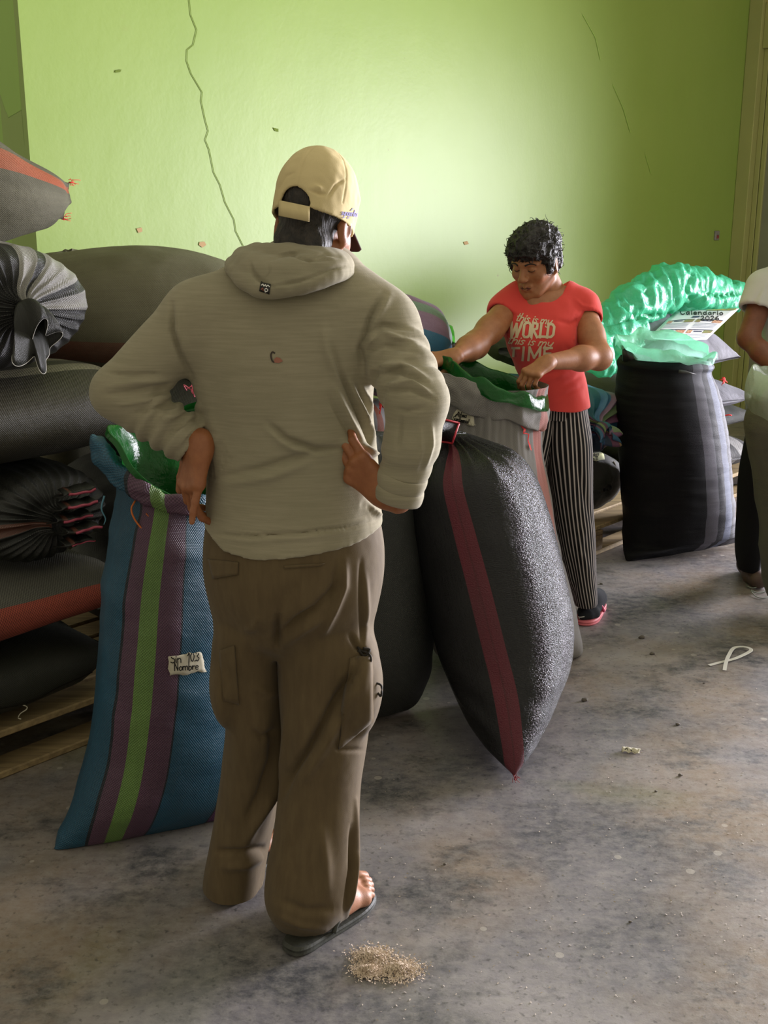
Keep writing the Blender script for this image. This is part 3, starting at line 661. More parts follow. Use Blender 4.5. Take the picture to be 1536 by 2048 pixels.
# the second tied sack has a concertina of folded cloth above its knot
for i in range(5):
    p = K4[-1][0] + NV*(.02 + .012*(i % 2)) + up4*(.098 - .036*i) + sd4*(-.012 + .01*(i % 3)); hw = .062 - .004*abs(i - 1); ks = []
    for a in np.linspace(0, 2*np.pi, 9)[:-1]: pass
    V = []; UV = []; nx, ny = 16, 7
    for j in range(ny+1):
        for k in range(nx+1):
            u, v = k/nx*2 - 1, j/ny; V.append(p + sd4*(-u*hw*(1 - .15*v)) + NV*(.055*math.sin(v*math.pi*.9) + .006*math.sin(u*5 + i)) + up4*(.028*(v - .5)*(1 + .15*math.sin(u*3 + i*2)) + .002*math.sin(u*7 + i)))
            UV.append((.1 + .2*u, v*.06))
    g = lambda a, b_: b_*(nx+1) + a
    Q = np.array([[g(a, b_), g(a+1, b_), g(a+1, b_+1), g(a, b_+1)] for b_ in range(ny) for a in range(nx)])
    f = mk('neck_fold', np.array(V), Q, MS_BLACK_BR, o4, uv=np.array(UV)); sm = f.modifiers.new('thickness', 'SOLIDIFY'); sm.thickness = .003
    e = [V[g(a, 4 if i % 2 else 3)] + NV*.003 for a in range(nx+1)][3:]; Vt, Ft = tube(e, .004 if i in (0, 1, 2, 3) else .002, 6, res=2); mk('folded_edge', Vt, Ft, M_PINKEDGE, f)
# --- second stack, behind the man (only its top sacks show)
o, *_ = lying('', MS_DARKGREEN, S(.30, .70, .30), WV, .36, .16, .62, 'round', back='round', disp=crease_disp(.006, seed=8)); sack_thing(o, 'dark sack at the bottom of the stack behind the man')
o, *_ = lying('', MS_DARKGREY, S(.30, .70, .605), WV, .36, .15, .62, 'round', back='round', disp=crease_disp(.006, seed=9)); sack_thing(o, 'dark grey sack in the middle of the stack behind the man')
o, *_ = lying('', MS_DARKGREEN, S(.30, .70, .895), WV, .36, .140, .56, 'round', back='round', disp=crease_disp(.006, seed=10)); sack_thing(o, 'dark sack just under the big dusty sack behind the man')
MS_DUSTY = woven('dusty_grey_sacking', [(0, '#6d6951'), (.90, '#7a4434'), (.955, '#6d6951')], .8, 220, 180, .45, .35, .2, '#8b8973')
pe = PD(200, 640, .95); p2 = PD(470, 640, .95)
o, *_ = lying('', MS_DUSTY, S(.44, .76, 1.235), np.array([.93, .36, 0]), .36, .215, 1.0, 'dome', back='round', disp=crease_disp(.009, 6, 5, seed=11), power=2.2)
sack_thing(o, 'big dusty grey sack bulging up behind the left sleeve of the man')
o = loft([(S(.02, .17, z + .135*(1 - z/1.43)), NV*a*.13, -WV*b*.2, 2.2) for z, a, b in ((.012, .12, 1.0), (.05, .6, 1), (.20, 1, 1), (.7, 1.08, 1.0), (1.15, 1.0, .95), (1.32, .85, .8), (1.41, .5, .5), (1.43, .1, .1))], 100, 7, (1, 1), crease_disp(.006, seed=12))
o = mk('sack', o[0], o[1], MS_DUSTY, uv=o[2], base=S(.02, .17, .14)); sack_thing(o, 'small grey hump of a sack by the wall, left of the big dusty sack', GS0)
# ------------------------------------------------------------------ standing sacks (outline keys: y_l, x_l, Y_l, y_r, x_r, Y_r, half depth)
def upkeys(K, power=2.2, back=0.):
    out = []
    for k in K:
        a, b = P(k[1], k[0], k[2]), P(k[4], k[3], k[5]); A = (b - a)/2; h = np.array([A[0], A[1], 0]); h /= max(np.linalg.norm(h), 1e-6)
        Bv = np.array([-h[1], h[0], 0])*k[6]; out.append(((a + b)/2 + Bv*back, A, Bv, k[7] if len(k) > 7 else power))
    return out
def standing(name, m, keys, disp, nseg=140, sub=8, caps=(1, 1), parent=None):
    V, Fc, UV = loft(keys, nseg, sub, caps, disp)
    if parent is None: V[:, 2] = np.maximum(V[:, 2], .003 + .002*np.abs(vnoise(V*9)))
    return mk(name, V, Fc, m, parent, uv=UV)
GS = 'sacks standing on the floor'
# --- blue striped sack, open, with a green liner
MS_BLUE = woven('blue_striped_sacking', [(0, '#1f5f7c'), (.03, '#79487f'), (.10, '#1d5a76'), (.50, '#1f5f7c'), (.574, '#101d2a'), (.579, '#6d4a63'), (.618, '#7da552'), (.664, '#6d4a63'), (.716, '#101d2a'), (.721, '#1f5f7c'), (.872, '#101d2a'), (.877, '#79487f'), (.935, '#86a878'), (.965, '#79487f')], .5, 165, 130, .6, .6, .4, crink=.5, cs=(6, 9))
yl, yr = 2.52, 2.70
KB = upkeys([(1699, 110, 2.475, 1642, 470, 2.68, .012, 3.2), (1672, 122, 2.49, 1618, 468, 2.69, .055, 2.8), (1610, 148, 2.5, 1575, 462, 2.69, .11, 2.5), (1520, 176, yl, 1500, 458, yr, .145), (1400, 193, yl, 1400, 456, yr, .16), (1280, 205, yl, 1280, 454, yr, .16), (1170, 214, yl, 1170, 450, yr, .15), (1080, 229, yl, 1080, 440, yr, .13), (1010, 246, yl+.01, 1010, 426, yr, .115), (975, 243, yl+.01, 975, 424, yr, .115)])
blue = standing('sack', MS_BLUE, KB, crease_disp(.007, 5, 9, seed=21, low=.007), sub=10, caps=(1, 0))
sack_thing(blue, 'tall blue sack with purple and green stripes, open, left of the man', GS)
def rimshape(V, UV, lift, flare=0., noise=.012, seed=0, sc=9):
    u = UV[:, 0]; L = UV[:, 1].max(); t = UV[:, 1]/L; return V + ZV*(np.array([lift(a) for a in u])*t)[:, None] + (np.stack([vnoise(V*sc + seed), vnoise(V*sc + 7 + seed), vnoise(V*sc + 17 + seed)], 1)*noise)*t[:, None]
lf = lambda u: .10*math.exp(-((u - .47)/.10)**2) + .045*math.exp(-((u - .25)/.2)**2)
cl, ca_, cb, _ = KB[-1]
def lens(off): return off
ck = [(cl + ZV*-.03, ca_*1.0, cb*1.0), (cl + ZV*.004, ca_*1.03, cb*1.05), (cl + ZV*.010, ca_*1.10, cb*1.16), (cl + ZV*-.012, ca_*1.16, cb*1.24), (cl + ZV*-.043, ca_*1.15, cb*1.24)]
V, Fc, UV = loft(ck, 140, 6, (0, 0)); u = UV[:, 0]; lift = np.array([lf(a) for a in u])
V = V + ZV*lift[:, None] + np.array([-1, 0, 0])*(.045*np.exp(-((u - .5)/.08)**2)*np.clip(UV[:, 1]/.05, 0, 1))[:, None]; V = V + np.stack([vnoise(V*16), vnoise(V*16 + 5), vnoise(V*16 + 11)], 1)*.011 + np.stack([ridge(V*34), ridge(V*34 + 5), ridge(V*34 + 11)], 1)*.005
o = mk('cuff', V, Fc, MS_BLUE, blue, uv=np.stack([UV[:, 0], UV[:, 1]], 1)); sm = o.modifiers.new('thickness', 'SOLIDIFY'); sm.thickness = .002
lk = [(cl + ZV*-.22, ca_*.80, cb*.80), (cl + ZV*-.06, ca_*.84, cb*.82), (cl + ZV*.0, ca_*.90, cb*.86), (cl + ZV*.04, ca_*.99, cb*1.0), (cl + ZV*.065, ca_*1.06, cb*1.1), (cl + ZV*.05, ca_*1.12, cb*1.15)]
V, Fc, UV = loft(lk, 140, 6, (0, 0)); u = UV[:, 0]; tt = np.clip((V[:, 2] - (cl[2] - .05))/.08, 0, 1); up_ = np.array([.062*math.exp(-((a - .42)/.16)**2) + .055*math.exp(-((a - .2)/.14)**2) - .085*math.exp(-((a - .75)/.17)**2) for a in u])
V = V + ZV*(up_*tt)[:, None]; V = V + np.stack([vnoise(V*13 + 3), vnoise(V*13 + 9), vnoise(V*13 + 15)], 1)*(.014*(.3 + tt))[:, None]
mk('liner', V, Fc, M_GREEN, blue)
tbl = bvh(blue); lb = patch('label', [(336, 1310), (404, 1303), (411, 1342), (338, 1351)], 10, 6, tbl, .002, .0006, M_TAPE, blue, jit=1.6); tl = bvh(lb)
ink('writing', strokes('Sin', 341, 1326, 17, -.06, .05, .95, .012) + strokes('10.3', 375, 1323, 17, -.09, .1, .8, .012), 1.9, tl, .0012, M_BLACKINK, lb)
ink('writing', strokes('Nombre', 348, 1341, 15, -.06, .05, .98, .012), 1.9, tl, .0012, M_BLACKINK, lb)
a0 = onto(bvh(bpy.data.objects['cuff']), 268, 1002, .016); a0 = a0[0] if a0 else P(268, 1002, 2.5); q = lambda x, y, dd=0: np.array([a0[0] + (x-268)*.00112, a0[1] - dd, a0[2] - (y-1002)*.00115])
V, Fc = tube([q(271, 1001), q(264, 1016, .012), q(270, 1036, .016), q(284, 1056, .016), q(298, 1068, .012), q(312, 1083, .01)], .0022, 7); o = mk('tie_string', V, Fc, M_ORANGE, blue)
V, Fc = tube([q(298, 1068, .012), q(303, 1055, .012), q(303, 1038, .012), q(294, 1026, .01)], .0014, 6); mk('tie_string', V, Fc, M_ORANGE, blue)
a1 = P(206, 1000, 2.5); V, Fc = tube([a1 + np.array([.004, 0, .01]), a1 + np.array([-.004, -.004, -.02]), a1 + np.array([.003, 0, -.045]), a1 + np.array([-.002, 0, -.06])], .0025, 6, .001); mk('frayed_thread', V, Fc, plain('blue_thread', '#4f7f92', .6), blue)
# --- grey open sack further back, seen in the crook of the left arm
KG = upkeys([(1520, 330, 3.0, 1520, 520, 3.1, .02, 3), (1480, 322, 3.0, 1480, 530, 3.1, .12), (1300, 325, 3.0, 1300, 530, 3.1, .17), (1000, 335, 3.0, 1000, 520, 3.1, .16), (880, 345, 3.02, 880, 500, 3.1, .13), (835, 352, 3.03, 835, 490, 3.1, .12)])
for k in range(len(KG)): KG[k][0][2] = max(KG[k][0][2], .02)
o = standing('sack', MS_DARKGREY, KG, crease_disp(.008, 6, 6, seed=22), caps=(1, 0)); sack_thing(o, 'dark grey open sack half hidden between the man and the left stack', GS)
c_, A_, B_, _ = KG[-1]; V, Fc, UV = loft([(c_ - ZV*.08, A_*.9, B_*.9), (c_, A_*1.0, B_*1.0), (c_ + ZV*.01, A_*.95, B_*1.0), (c_ + ZV*.022, A_*.85, B_*.9)], 120, 5, (0, 0)); V = V + np.stack([vnoise(V*12 + 3), vnoise(V*12 + 9), vnoise(V*12 + 15)], 1)*.02; mk('liner', V, Fc, M_GREEN, o)
tuft('pink_tie', P(385, 775, 2.95), (0.2, -.2, -.4), plain('pink_thread', '#c9566a', .6), o, 16, .035, .002)
# --- dark grey sack right behind the man
KD = upkeys([(1448, 560, 3.22, 1418, 812, 3.30, .015, 3), (1425, 556, 3.2, 1385, 838, 3.30, .10), (1340, 556, 3.2, 1310, 862, 3.30, .19), (1200, 566, 3.2, 1200, 866, 3.30, .21), (1050, 580, 3.22, 1050, 850, 3.30, .20), (940, 610, 3.24, 940, 830, 3.30, .17), (885, 650, 3.25, 885, 800, 3.30, .12), (865, 700, 3.26, 865, 770, 3.30, .05)])
o = standing('sack', MS_DARKGREY, KD, crease_disp(.007, 6, 6, seed=23)); sack_thing(o, 'dull dark grey sack between the legs of the man and the black sack', GS)
# --- pale sack behind it with a red tie (shows under the right arm)
KE = upkeys([(1290, 600, 4.0, 1290, 790, 4.1, .02, 3), (1250, 595, 4.0, 1250, 795, 4.1, .15), (1050, 600, 4.0, 1050, 795, 4.1, .19), (870, 608, 4.0, 870, 790, 4.1, .18), (822, 625, 4.0, 822, 784, 4.1, .14), (800, 660, 4.0, 800, 765, 4.1, .05)])
for i, z_ in enumerate((.15, .22, .40)): KE[i][0][2] = max(KE[i][0][2], z_)
o = standing('sack', woven('pale_grey_sacking', [(0, '#a7a4a2'), (.80, '#b05a30'), (.825, '#a7a4a2')], .6, 220, 180, .5, .25, .3), KE, crease_disp(.007, 6, 6, seed=24)); sack_thing(o, 'pale grey sack with a red tie behind the man, under his right arm', GS)
tuft('red_tie', P(768, 803, 3.88), (0.1, -.3, -.1), M_RED, o, 18, .05, .003)
# --- black glossy sack with the red stripe
MS_BLACKRED = woven('glossy_black_sacking_red_stripe', [(0, '#5d1f2a'), (.0, '#6a2230'), (.024, '#0c0c10'), (.976, '#6a2230')], .17, 300, 260, .35, .15, .33, sparkle=.6, crink=.22, cs=(10, 8))
def ck_(x, y, Y, ra, rb, tw_): # round body: centre pixel, depth, radii along/across the stripe direction
    c = P(x, y, Y); d = np.array([math.sin(tw_), -math.cos(tw_), 0]); e = np.array([math.cos(tw_), math.sin(tw_), 0]); return (c, d*ra, e*rb)
tw0 = -.02
KK = []
for (x, y, Y, ra, rb, tw_, pw) in ((1005, 1450, 3.10, .28, .012, .02, 2.6), (1008, 1437, 3.10, .275, .07, .0, 2.4), (1012, 1395, 3.10, .26, .14, -.05, 2.2), (1010, 1320, 3.12, .24, .198, -.12, 2.1), (998, 1230, 3.14, .225, .218, -.2, 2), (982, 1130, 3.17, .215, .215, -.27, 2), (962, 1030, 3.2, .205, .205, -.33, 2), (945, 950, 3.22, .19, .185, -.38, 2), (938, 908, 3.23, .15, .15, -.4, 2), (925, 886, 3.24, .09, .10, -.4, 2), (905, 868, 3.25, .035, .045, -.4, 2)):
    a = ck_(x, y, Y, ra, rb, tw_); KK.append((a[0], a[1], a[2], pw))
zf = KK[0][0][2]
KK = [(k[0] - ZV*(zf - .012)*max(0, 1 - i/3), k[1], k[2], k[3]) for i, k in enumerate(KK)]
def dk(V, N, UV):
    V = crease_disp(.005, 5, 5, (16, .020, .80, .98, .7), seed=25, low=.006)(V, N, UV)
    v = UV[:, 1]; L = v.max(); u = UV[:, 0]; wv = np.exp(-((v/L - .18)/.12)**2); ph = v*62 + 2.5*np.sin(u*6.28 + 1) + 3*vnoise(np.stack([u*5, v*2, u*0], 1)); return V + N*(wv*.0055*np.sin(ph)*np.clip(.5 + vnoise(np.stack([np.cos(u*6.28)*2, np.sin(u*6.28)*2, v*5], 1)), 0, 1))[:, None]
black = standing('sack', MS_BLACKRED, KK, dk, nseg=170, sub=10); sack_thing(black, 'big glossy black sack with one dark red stripe, leaning, right of the man', GS)
tuft('corner_tuft', np.array([KK[0][0][0] + KK[0][1][0], KK[0][0][1] + KK[0][1][1], .015]), (0, -.6, .3), plain('dark_red_thread', '#8a2a2e', .6), black, 14, .022)
# its neck flap with red edging, pointing up to the left
fp = [(846, 838), (868, 834), (892, 836), (917, 846), (912, 868), (896, 880), (866, 884), (842, 880)]; V = []; UV = []
for j in range(9):
    for i in range(13):
        u, v = i/12, j/8; x = 838 + 80*u - 14*v*u; y = 834 + 12*u*u + (50 - 10*u)*v; V.append(P(x, y, 3.19 - .05*math.sin(v*3.1)*(1 - .4*u) + .012*math.sin(u*7 + v*3))); UV.append((.2 + .3*u, v*.1))
Q = np.array([[j*13+i, j*13+i+13, j*13+i+14, j*13+i+1] for j in range(8) for i in range(12)]); V = np.array(V)
f = mk('neck_flap', V, Q, woven('glossy_black_sacking', [(0, '#131316')], .3, 300, 260, .45, .15, .6, sparkle=.9), black, uv=np.array(UV)); sm = f.modifiers.new('thickness', 'SOLIDIFY'); sm.thickness = .006
e = [V[i] for i in range(0, 13)] + [V[j*13 + 12] for j in range(1, 9)] + [V[8*13 + i] for i in range(11, 6, -1)]; Vt, Ft = tube([x + np.array([0, -.004, 0]) for x in e], .0032, 6, res=2); mk('flap_edge', Vt, Ft, plain('red_edging', '#b8303c', .5), f)
# --- grey-brown open sack with pink stripe, the woman is working at it
MS_GP = woven('grey_brown_sacking_pink_stripe', [(0, '#a09c98'), (.855, '#d98f86'), (.908, '#a09c98')], .6, 230, 190, .6, .5, .3, '#8b8478', crink=.6, cs=(16, 7))
yg = 3.72
KP = upkeys([(1330, 880, yg-.05, 1330, 1150, yg+.05, .02, 3), (1300, 868, yg-.05, 1300, 1158, yg+.05, .12), (1180, 855, yg-.05, 1180, 1138, yg+.05, .22), (1090, 858, yg-.05, 1090, 1112, yg+.05, .22), (1000, 862, yg-.05, 1000, 1092, yg+.05, .21), (920, 864, yg-.05, 920, 1078, yg+.05, .20), (860, 864, yg-.05, 860, 1072, yg+.05, .19), (812, 862, yg-.05, 812, 1080, yg+.05, .19), (765, 860, yg-.05, 765, 1086, yg+.05, .19)])
for k in range(2): KP[k][0][2] = (.015, .06)[k]
gs = standing('sack', MS_GP, KP, crease_disp(.009, 9, 5, (46, .008, .66, .90, .8), seed=26, low=.008), sub=9, caps=(1, 0)); sack_thing(gs, 'grey woven sack with a pink stripe and green liner, opened by the woman', GS)
c_, A_, B_, _ = KP[-1]; tl_ = ZV*.0
def tilt(V, cc): return V + ZV*((-(V[:, 0] - cc[0])*.28))[:, None]        # the mouth dips towards the woman's left hand
ck = [(c_ + ZV*-.05, A_*.98, B_*.98), (c_ + ZV*-.004, A_*1.0, B_*1.0), (c_ + ZV*.006, A_*1.03, B_*1.05), (c_ + ZV*-.02, A_*1.06, B_*1.10), (c_ + ZV*-.055, A_*1.05, B_*1.10), (c_ + ZV*-.085, A_*1.02, B_*1.07), (c_ + ZV*-.09, A_*.99, B_*1.02)]
V, Fc, UV = loft(ck, 150, 6, (0, 0)); V = tilt(V, c_); V = V + np.stack([vnoise(V*15), vnoise(V*15 + 5), vnoise(V*15 + 11)], 1)*.012 + np.stack([vnoise(V*38), vnoise(V*38 + 5), vnoise(V*38 + 11)], 1)*.006
cuffo = mk('cuff', V, Fc, MS_GP, gs, uv=UV); sm = cuffo.modifiers.new('thickness', 'SOLIDIFY'); sm.thickness = .003
lk = [(c_ + ZV*-.30, A_*.62, B_*.7), (c_ + ZV*-.20, A_*.80, B_*.86), (c_ + ZV*-.04, A_*.84, B_*.95), (c_ + ZV*.012, A_*.9, B_*1.02), (c_ + ZV*.02, A_*.99, B_*1.12), (c_ + ZV*-.008, A_*1.03, B_*1.17), (c_ + ZV*-.022, A_*1.03, B_*1.17)]
V, Fc, UV = loft(lk, 150, 6, (1, 0)); V = tilt(V, c_); u = UV[:, 0]; tt = np.clip((V[:, 2] - (c_[2] - .08))/.08, 0, 1)
V = V + ZV*((.018*np.exp(-((u - .25)/.15)**2) - .0*u)*tt)[:, None]; V = V + np.array([.055, 0, 0])*tt[:, None]*np.exp(-((u - .5)/.16)**2)[:, None]
V = V + np.stack([vnoise(V*14 + 3), vnoise(V*14 + 9), vnoise(V*22 + 15)], 1)*(.012*(.25 + tt))[:, None]; mk('liner', V, Fc, M_GREEN, gs)
tg_ = bvh(gs); lb = patch('label', [(913, 818), (936, 824), (952, 852), (904, 840)], 6, 4, tg_, .003, .0006, M_TAPE, gs, jit=1.0); lb2 = patch('label', [(936, 825), (946, 830), (948, 852), (930, 846)], 3, 3, tg_, .004, .0006, M_TAPE, gs, jit=1.0)
tt_ = bvh(gs); ink('writing', strokes('Aisha', 912, 832, 10, .16, .15, .85), 1.3, tt_, .0062, M_BLACKINK, gs); ink('writing', strokes('San Ramon 1', 907, 840, 9.5, .24, .1, .62), 1.2, tt_, .0062, M_BLACKINK, gs)
ink('stitching', [[(1033, 832), (1043, 842), (1040, 850), (1048, 858), (1046, 866), (1056, 868), (1054, 880), (1060, 900)]], 2.2, tg_, .005, M_RED, gs, smooth=False)
ink('white_mark', [[(1056, 948), (1066, 958), (1070, 970), (1062, 972)]], 7, tg_, .004, M_WHITE, gs)
# --- stacked sacks behind: striped blue sack, green bag, black bag
MS_MULTI = woven('blue_purple_striped_sacking', [(0, '#2a6d8e'), (.06, '#8c6f86'), (.11, '#6f8a72'), (.15, '#7d5b78'), (.20, '#2a6d8e'), (.30, '#b08aa0'), (.35, '#5f7f70'), (.40, '#7d5b78'), (.46, '#2a6d8e'), (.56, '#9d8090'), (.62, '#7d9a86'), (.67, '#2a6d8e'), (.78, '#b08aa0'), (.84, '#75907c'), (.9, '#4a5a86')], .5, 260, 200, .4, .2, .4)
KH = upkeys([(1215, 850, 4.35, 1215, 985, 4.4, .02, 3), (1180, 840, 4.35, 1180, 992, 4.4, .12), (1000, 845, 4.35, 1000, 985, 4.4, .16), (850, 850, 4.35, 850, 980, 4.4, .15), (765, 862, 4.35, 765, 968, 4.4, .11), (738, 880, 4.35, 738, 940, 4.4, .05)])
for i in range(2): KH[i][0][2] = (.012, .07)[i]
o = standing('sack', MS_DARKGREY, KH, crease_disp(.007, 6, 6, seed=31)); sack_thing(o, 'dark sack behind the opened grey sack, carrying the green and black bags', GS)
pc = P(880, 692, 4.15); o, *_ = lying('', MS_MULTI, pc + np.array([0, 0, -.03]), np.array([.93, .25, -.22]), .25, .195, .60, 'round', back='round', disp=crease_disp(.008, 6, 6, (14, .02, .75, .95, .8), seed=33)); sack_thing(o, 'sack striped in blue, purple and green behind the right shoulder of the man')
gb = empty('plastic_bag', P(880, 690, 4.35), 'bright green plastic bag on the sacks by the wall', 'plastic bag'); V = []; nx, ny = 24, 16
for j in range(ny+1):
    for i in range(nx+1):
        u, v = i/nx, j/ny; top = 634 + 26*u - 10*math.sin(u*3); bot = 690 + 6*math.sin(u*6); xx = 842 + 66*u + 6*v*(1-v); y = top + (bot - top)*v + 3*math.sin(u*11 + v*4); V.append(P(xx, y, 4.35 - .06*math.sin(v*3.14) - .03*math.sin(u*6 + 2*v)))
Q = np.array([[j*(nx+1)+i, (j+1)*(nx+1)+i, (j+1)*(nx+1)+i+1, j*(nx+1)+i+1] for j in range(ny) for i in range(nx)]); V = np.array(V); V += np.stack([vnoise(V*20), vnoise(V*20+4), vnoise(V*20+8)], 1)*.012
bk = V + np.array([.0, .10, -.01]); f = mk('bag_front', V, Q, M_GREEN2, gb); mk('bag_back', bk, Q[:, ::-1].copy(), M_GREEN2, gb)
Fd = Field(P(830, 740, 4.3) + np.array([-.02, -.16, -.12]), P(915, 668, 4.3) + np.array([.05, .16, .03]), .006); Fd.add(el(P(876, 716, 4.3), (.085, .11, .085)), .02); V, Q = Fd.mesh(1); N = normals(V, Q); V = V + N*((ridge(V*26) - .3)*.012)[:, None]
o = mk('plastic_bag', V, Q, plain('black_plastic', '#141416', .12, .6)); tag(o, 'shiny black crumpled bag next to the hand of the woman', 'plastic bag')
# ------------------------------------------------------------------ right-hand stack
MS_RAINBOW = woven('multicoloured_striped_sacking', [(0, '#2b5f7d'), (.05, '#6e4560'), (.09, '#23374e'), (.14, '#7f9a5e'), (.18, '#5b3752'), (.23, '#2b6a74'), (.31, '#4f86a8'), (.36, '#9a7f96'), (.40, '#7e9a6c'), (.45, '#744a66'), (.50, '#2b5f7d'), (.58, '#a58a4e'), (.60, '#6e3f5a'), (.66, '#23374e'), (.74, '#35567d'), (.84, '#5b3752'), (.9, '#3a6a86')], .5, 240, 200, .4, .2, .4)
MS_LAV = woven('lavender_grey_sacking', [(0, '#8e8d98'), (.93, '#7d4a55'), (.97, '#8e8d98')], .65, 220, 180, .5, .3, .3, crink=.7)
MS_GSTRIPE = woven('grey_striped_sacking', [(0, '#4b4a4c'), (.05, '#a9a7a6'), (.12, '#4b4a4c'), (.18, '#a9a7a6'), (.26, '#4b4a4c'), (.33, '#a9a7a6'), (.40, '#4b4a4c'), (.70, '#a9a7a6'), (.78, '#4b4a4c'), (.84, '#a9a7a6'), (.92, '#4b4a4c')], .6, 220, 180, .5, .3, .3)
pe = PD(1210, 955, 1.22); o, *_ = lying('', MS_DARKGREEN, [pe[0], pe[1], .30], NV, .33, .155, .92, 'round', disp=crease_disp(.006, seed=41)); dkg = sack_thing(o, 'dark green-black sack with a paper tape label, between the striped trousers and upright sack')
td = bvh(o); lb = patch('label', [(1174, 909), (1207, 905), (1208, 920), (1176, 925)], 6, 3, td, .003, .0006, plain('yellow_tape', '#b9bb8a', .7), o, jit=.6); tl = bvh(lb)
ink('writing', strokes('Nombre', 1176, 914, 8, -.12, .1, .85), 1.0, tl, .0012, M_BLACKINK, lb); ink('writing', strokes('San 11', 1178, 922, 8, -.12, .1, .85), 1.0, tl, .0012, M_BLACKINK, lb)
h = onto(td, 1226, 924, .004)
if h: V, Fc = tube([h[0], h[0] + np.array([.008, -.01, -.02]), h[0] + np.array([.004, -.012, -.05]), h[0] + np.array([.01, -.014, -.085])], .004, 6, .002); mk('frayed_seam', V, Fc, M_TAPE, o)
pe = PD(1186, 838, 1.24); o, Kr, sdr, upr = lying('', MS_RAINBOW, [pe[0], pe[1], .625], NV + np.array([-.25, -.1, 0]), .33, .165, .95, 'tied', disp=crease_disp(.008, 6, 6, (18, .02, .65, .92, .7), seed=42), nseg=200, sub=10); sack_thing(o, 'multicoloured striped sack with a tied end, under the mint sheet beside the woman')
collar(Kr, NV, sdr, upr, MS_RAINBOW, o, .05, 5, .05, .5, Lc=.05)
o, *_ = lying('', MS_DARKGREY, S(2.72, .60, .89), WV, .26, .085, .45, 'round', back='round', disp=crease_disp(.006, seed=43)); sack_thing(o, 'dark sack at the top under the left part of the mint sheet')
pe = PD(1462, 925, 1.27); o, *_ = lying('', MS_GSTRIPE, [pe[0], pe[1], .24], NV + np.array([-.1, -.25, 0]), .33, .10, .95, 'seam', disp=crease_disp(.006, seed=44)); sack_thing(o, 'sack with grey and pale stripes at the bottom, right of the upright sack')
pe = PD(1475, 868, 1.2); o, *_ = lying('', MS_DARKGREY, [pe[0], pe[1], .42], NV, .33, .075, .9, 'seam', disp=crease_disp(.006, seed=45)); sack_thing(o, 'dark grey sack squeezed above the grey striped one on the right')
pe = PD(1430, 806, 1.22); o, *_ = lying('', MS_LAV, [pe[0], pe[1], .57], NV + np.array([-.2, -.2, -.05]), .38, .095, .92, 'seam', disp=crease_disp(.007, seed=46)); sack_thing(o, 'pale grey sack with a loose red thread, middle of the right-hand stack')
h = P(1450, 831, pe[1] - .14); V, Fc = tube([h + np.array([-.035, 0, .012]), h + np.array([-.015, -.004, .0]), h, h + np.array([.02, -.003, .004]), h + np.array([.035, 0, 0])], .004, 6); mk('red_thread', V, Fc, M_RED, o)
pe = PD(1392, 708, 1.22); lav, *_ = lying('', MS_LAV, [pe[0], pe[1], .80], NV + np.array([-.1, -.15, -.30]), .42, .12, .72, 'seam', disp=crease_disp(.007, seed=47), rot=-.05); sack_thing(lav, 'pale grey sack on top of the right-hand stack, under the calendar sheet')
tuft('corner_tuft', P(1447, 756, pe[1] - .12), (0, -.3, -.8), M_RED, lav, 12, .03, .003)
o, *_ = lying('', MS_DARKGREY, S(3.55, .40, .59), WV, .26, .40, .9, 'round', back='round', disp=crease_disp(.006, seed=48)); bpy.data.objects.remove(o)
# mint sheet thrown over the stack
c0 = P(1330, 640, 6.0); Fd = Field(P(1180, 760, 5.9) + np.array([-.15, -.9, -.05]), P(1490, 520, 6.9) + np.array([.25, .6, .05]), .013)
def rp(x1, y1, Y1, x2, y2, Y2, r1, r2): return rc(P(x1, y1, Y1), P(x2, y2, Y2), r1, r2)
for a in ((1205, 640, 5.75, 1265, 603, 5.95, .055, .09), (1265, 603, 5.95, 1335, 575, 6.2, .10, .12), (1335, 575, 6.2, 1392, 570, 6.35, .12, .10), (1392, 566, 6.35, 1440, 583, 6.6, .075, .06), (1440, 583, 6.6, 1478, 588, 6.8, .05, .045), (1400, 598, 6.3, 1475, 606, 6.7, .045, .04),
          (1335, 600, 6.35, 1345, 620, 6.3, .07, .03), (1250, 630, 5.85, 1320, 624, 6.05, .05, .04), (1210, 668, 5.65, 1280, 655, 5.8, .06, .05), (1205, 690, 5.55, 1262, 690, 5.7, .07, .07), (1195, 725, 5.5, 1245, 725, 5.6, .06, .07), (1200, 655, 5.65, 1200, 730, 5.5, .05, .06), (1262, 620, 6.1, 1262, 660, 6.1, .11, .11), (1235, 668, 5.75, 1255, 700, 5.75, .11, .09), (1400, 590, 6.8, 1440, 600, 6.9, .07, .05), (1400, 572, 6.45, 1474, 584, 6.8, .06, .05), (1366, 604, 6.5, 1470, 606, 6.9, .05, .045)):
    Fd.add(rp(*a), .05)
V, Q = Fd.mesh(2); N = normals(V, Q); q = np.stack([V[:, 0]*9, V[:, 1]*4, V[:, 2]*3.0 + V[:, 0]*5], 1); V = V + N*((ridge(q*1.6) - .3)*.016 + (ridge(V*17 + 4) - .3)*.010 + (ridge(q*4 + 3) - .3)*.006)[:, None]
V = folds(V, Q, [([(1200, 650), (1280, 632), (1350, 632)], 4, -.035), ([(1338, 540), (1352, 570), (1350, 620)], 4, -.03), ([(1385, 545), (1375, 580), (1385, 612)], 4, -.025), ([(1395, 585), (1440, 592), (1482, 585)], 3, -.03), ([(1265, 600), (1300, 570), (1340, 545)], 5, .012), ([(1215, 625), (1270, 610), (1330, 622)], 4, .012), ([(1300, 560), (1310, 600), (1300, 625)], 4, .012), ([(1225, 670), (1235, 700), (1225, 735)], 4, -.02)])
o = mk('plastic_sheet', V, Q, M_MINT); tag(o, 'crumpled mint green plastic sheet heaped over the right-hand stack', 'plastic sheet')
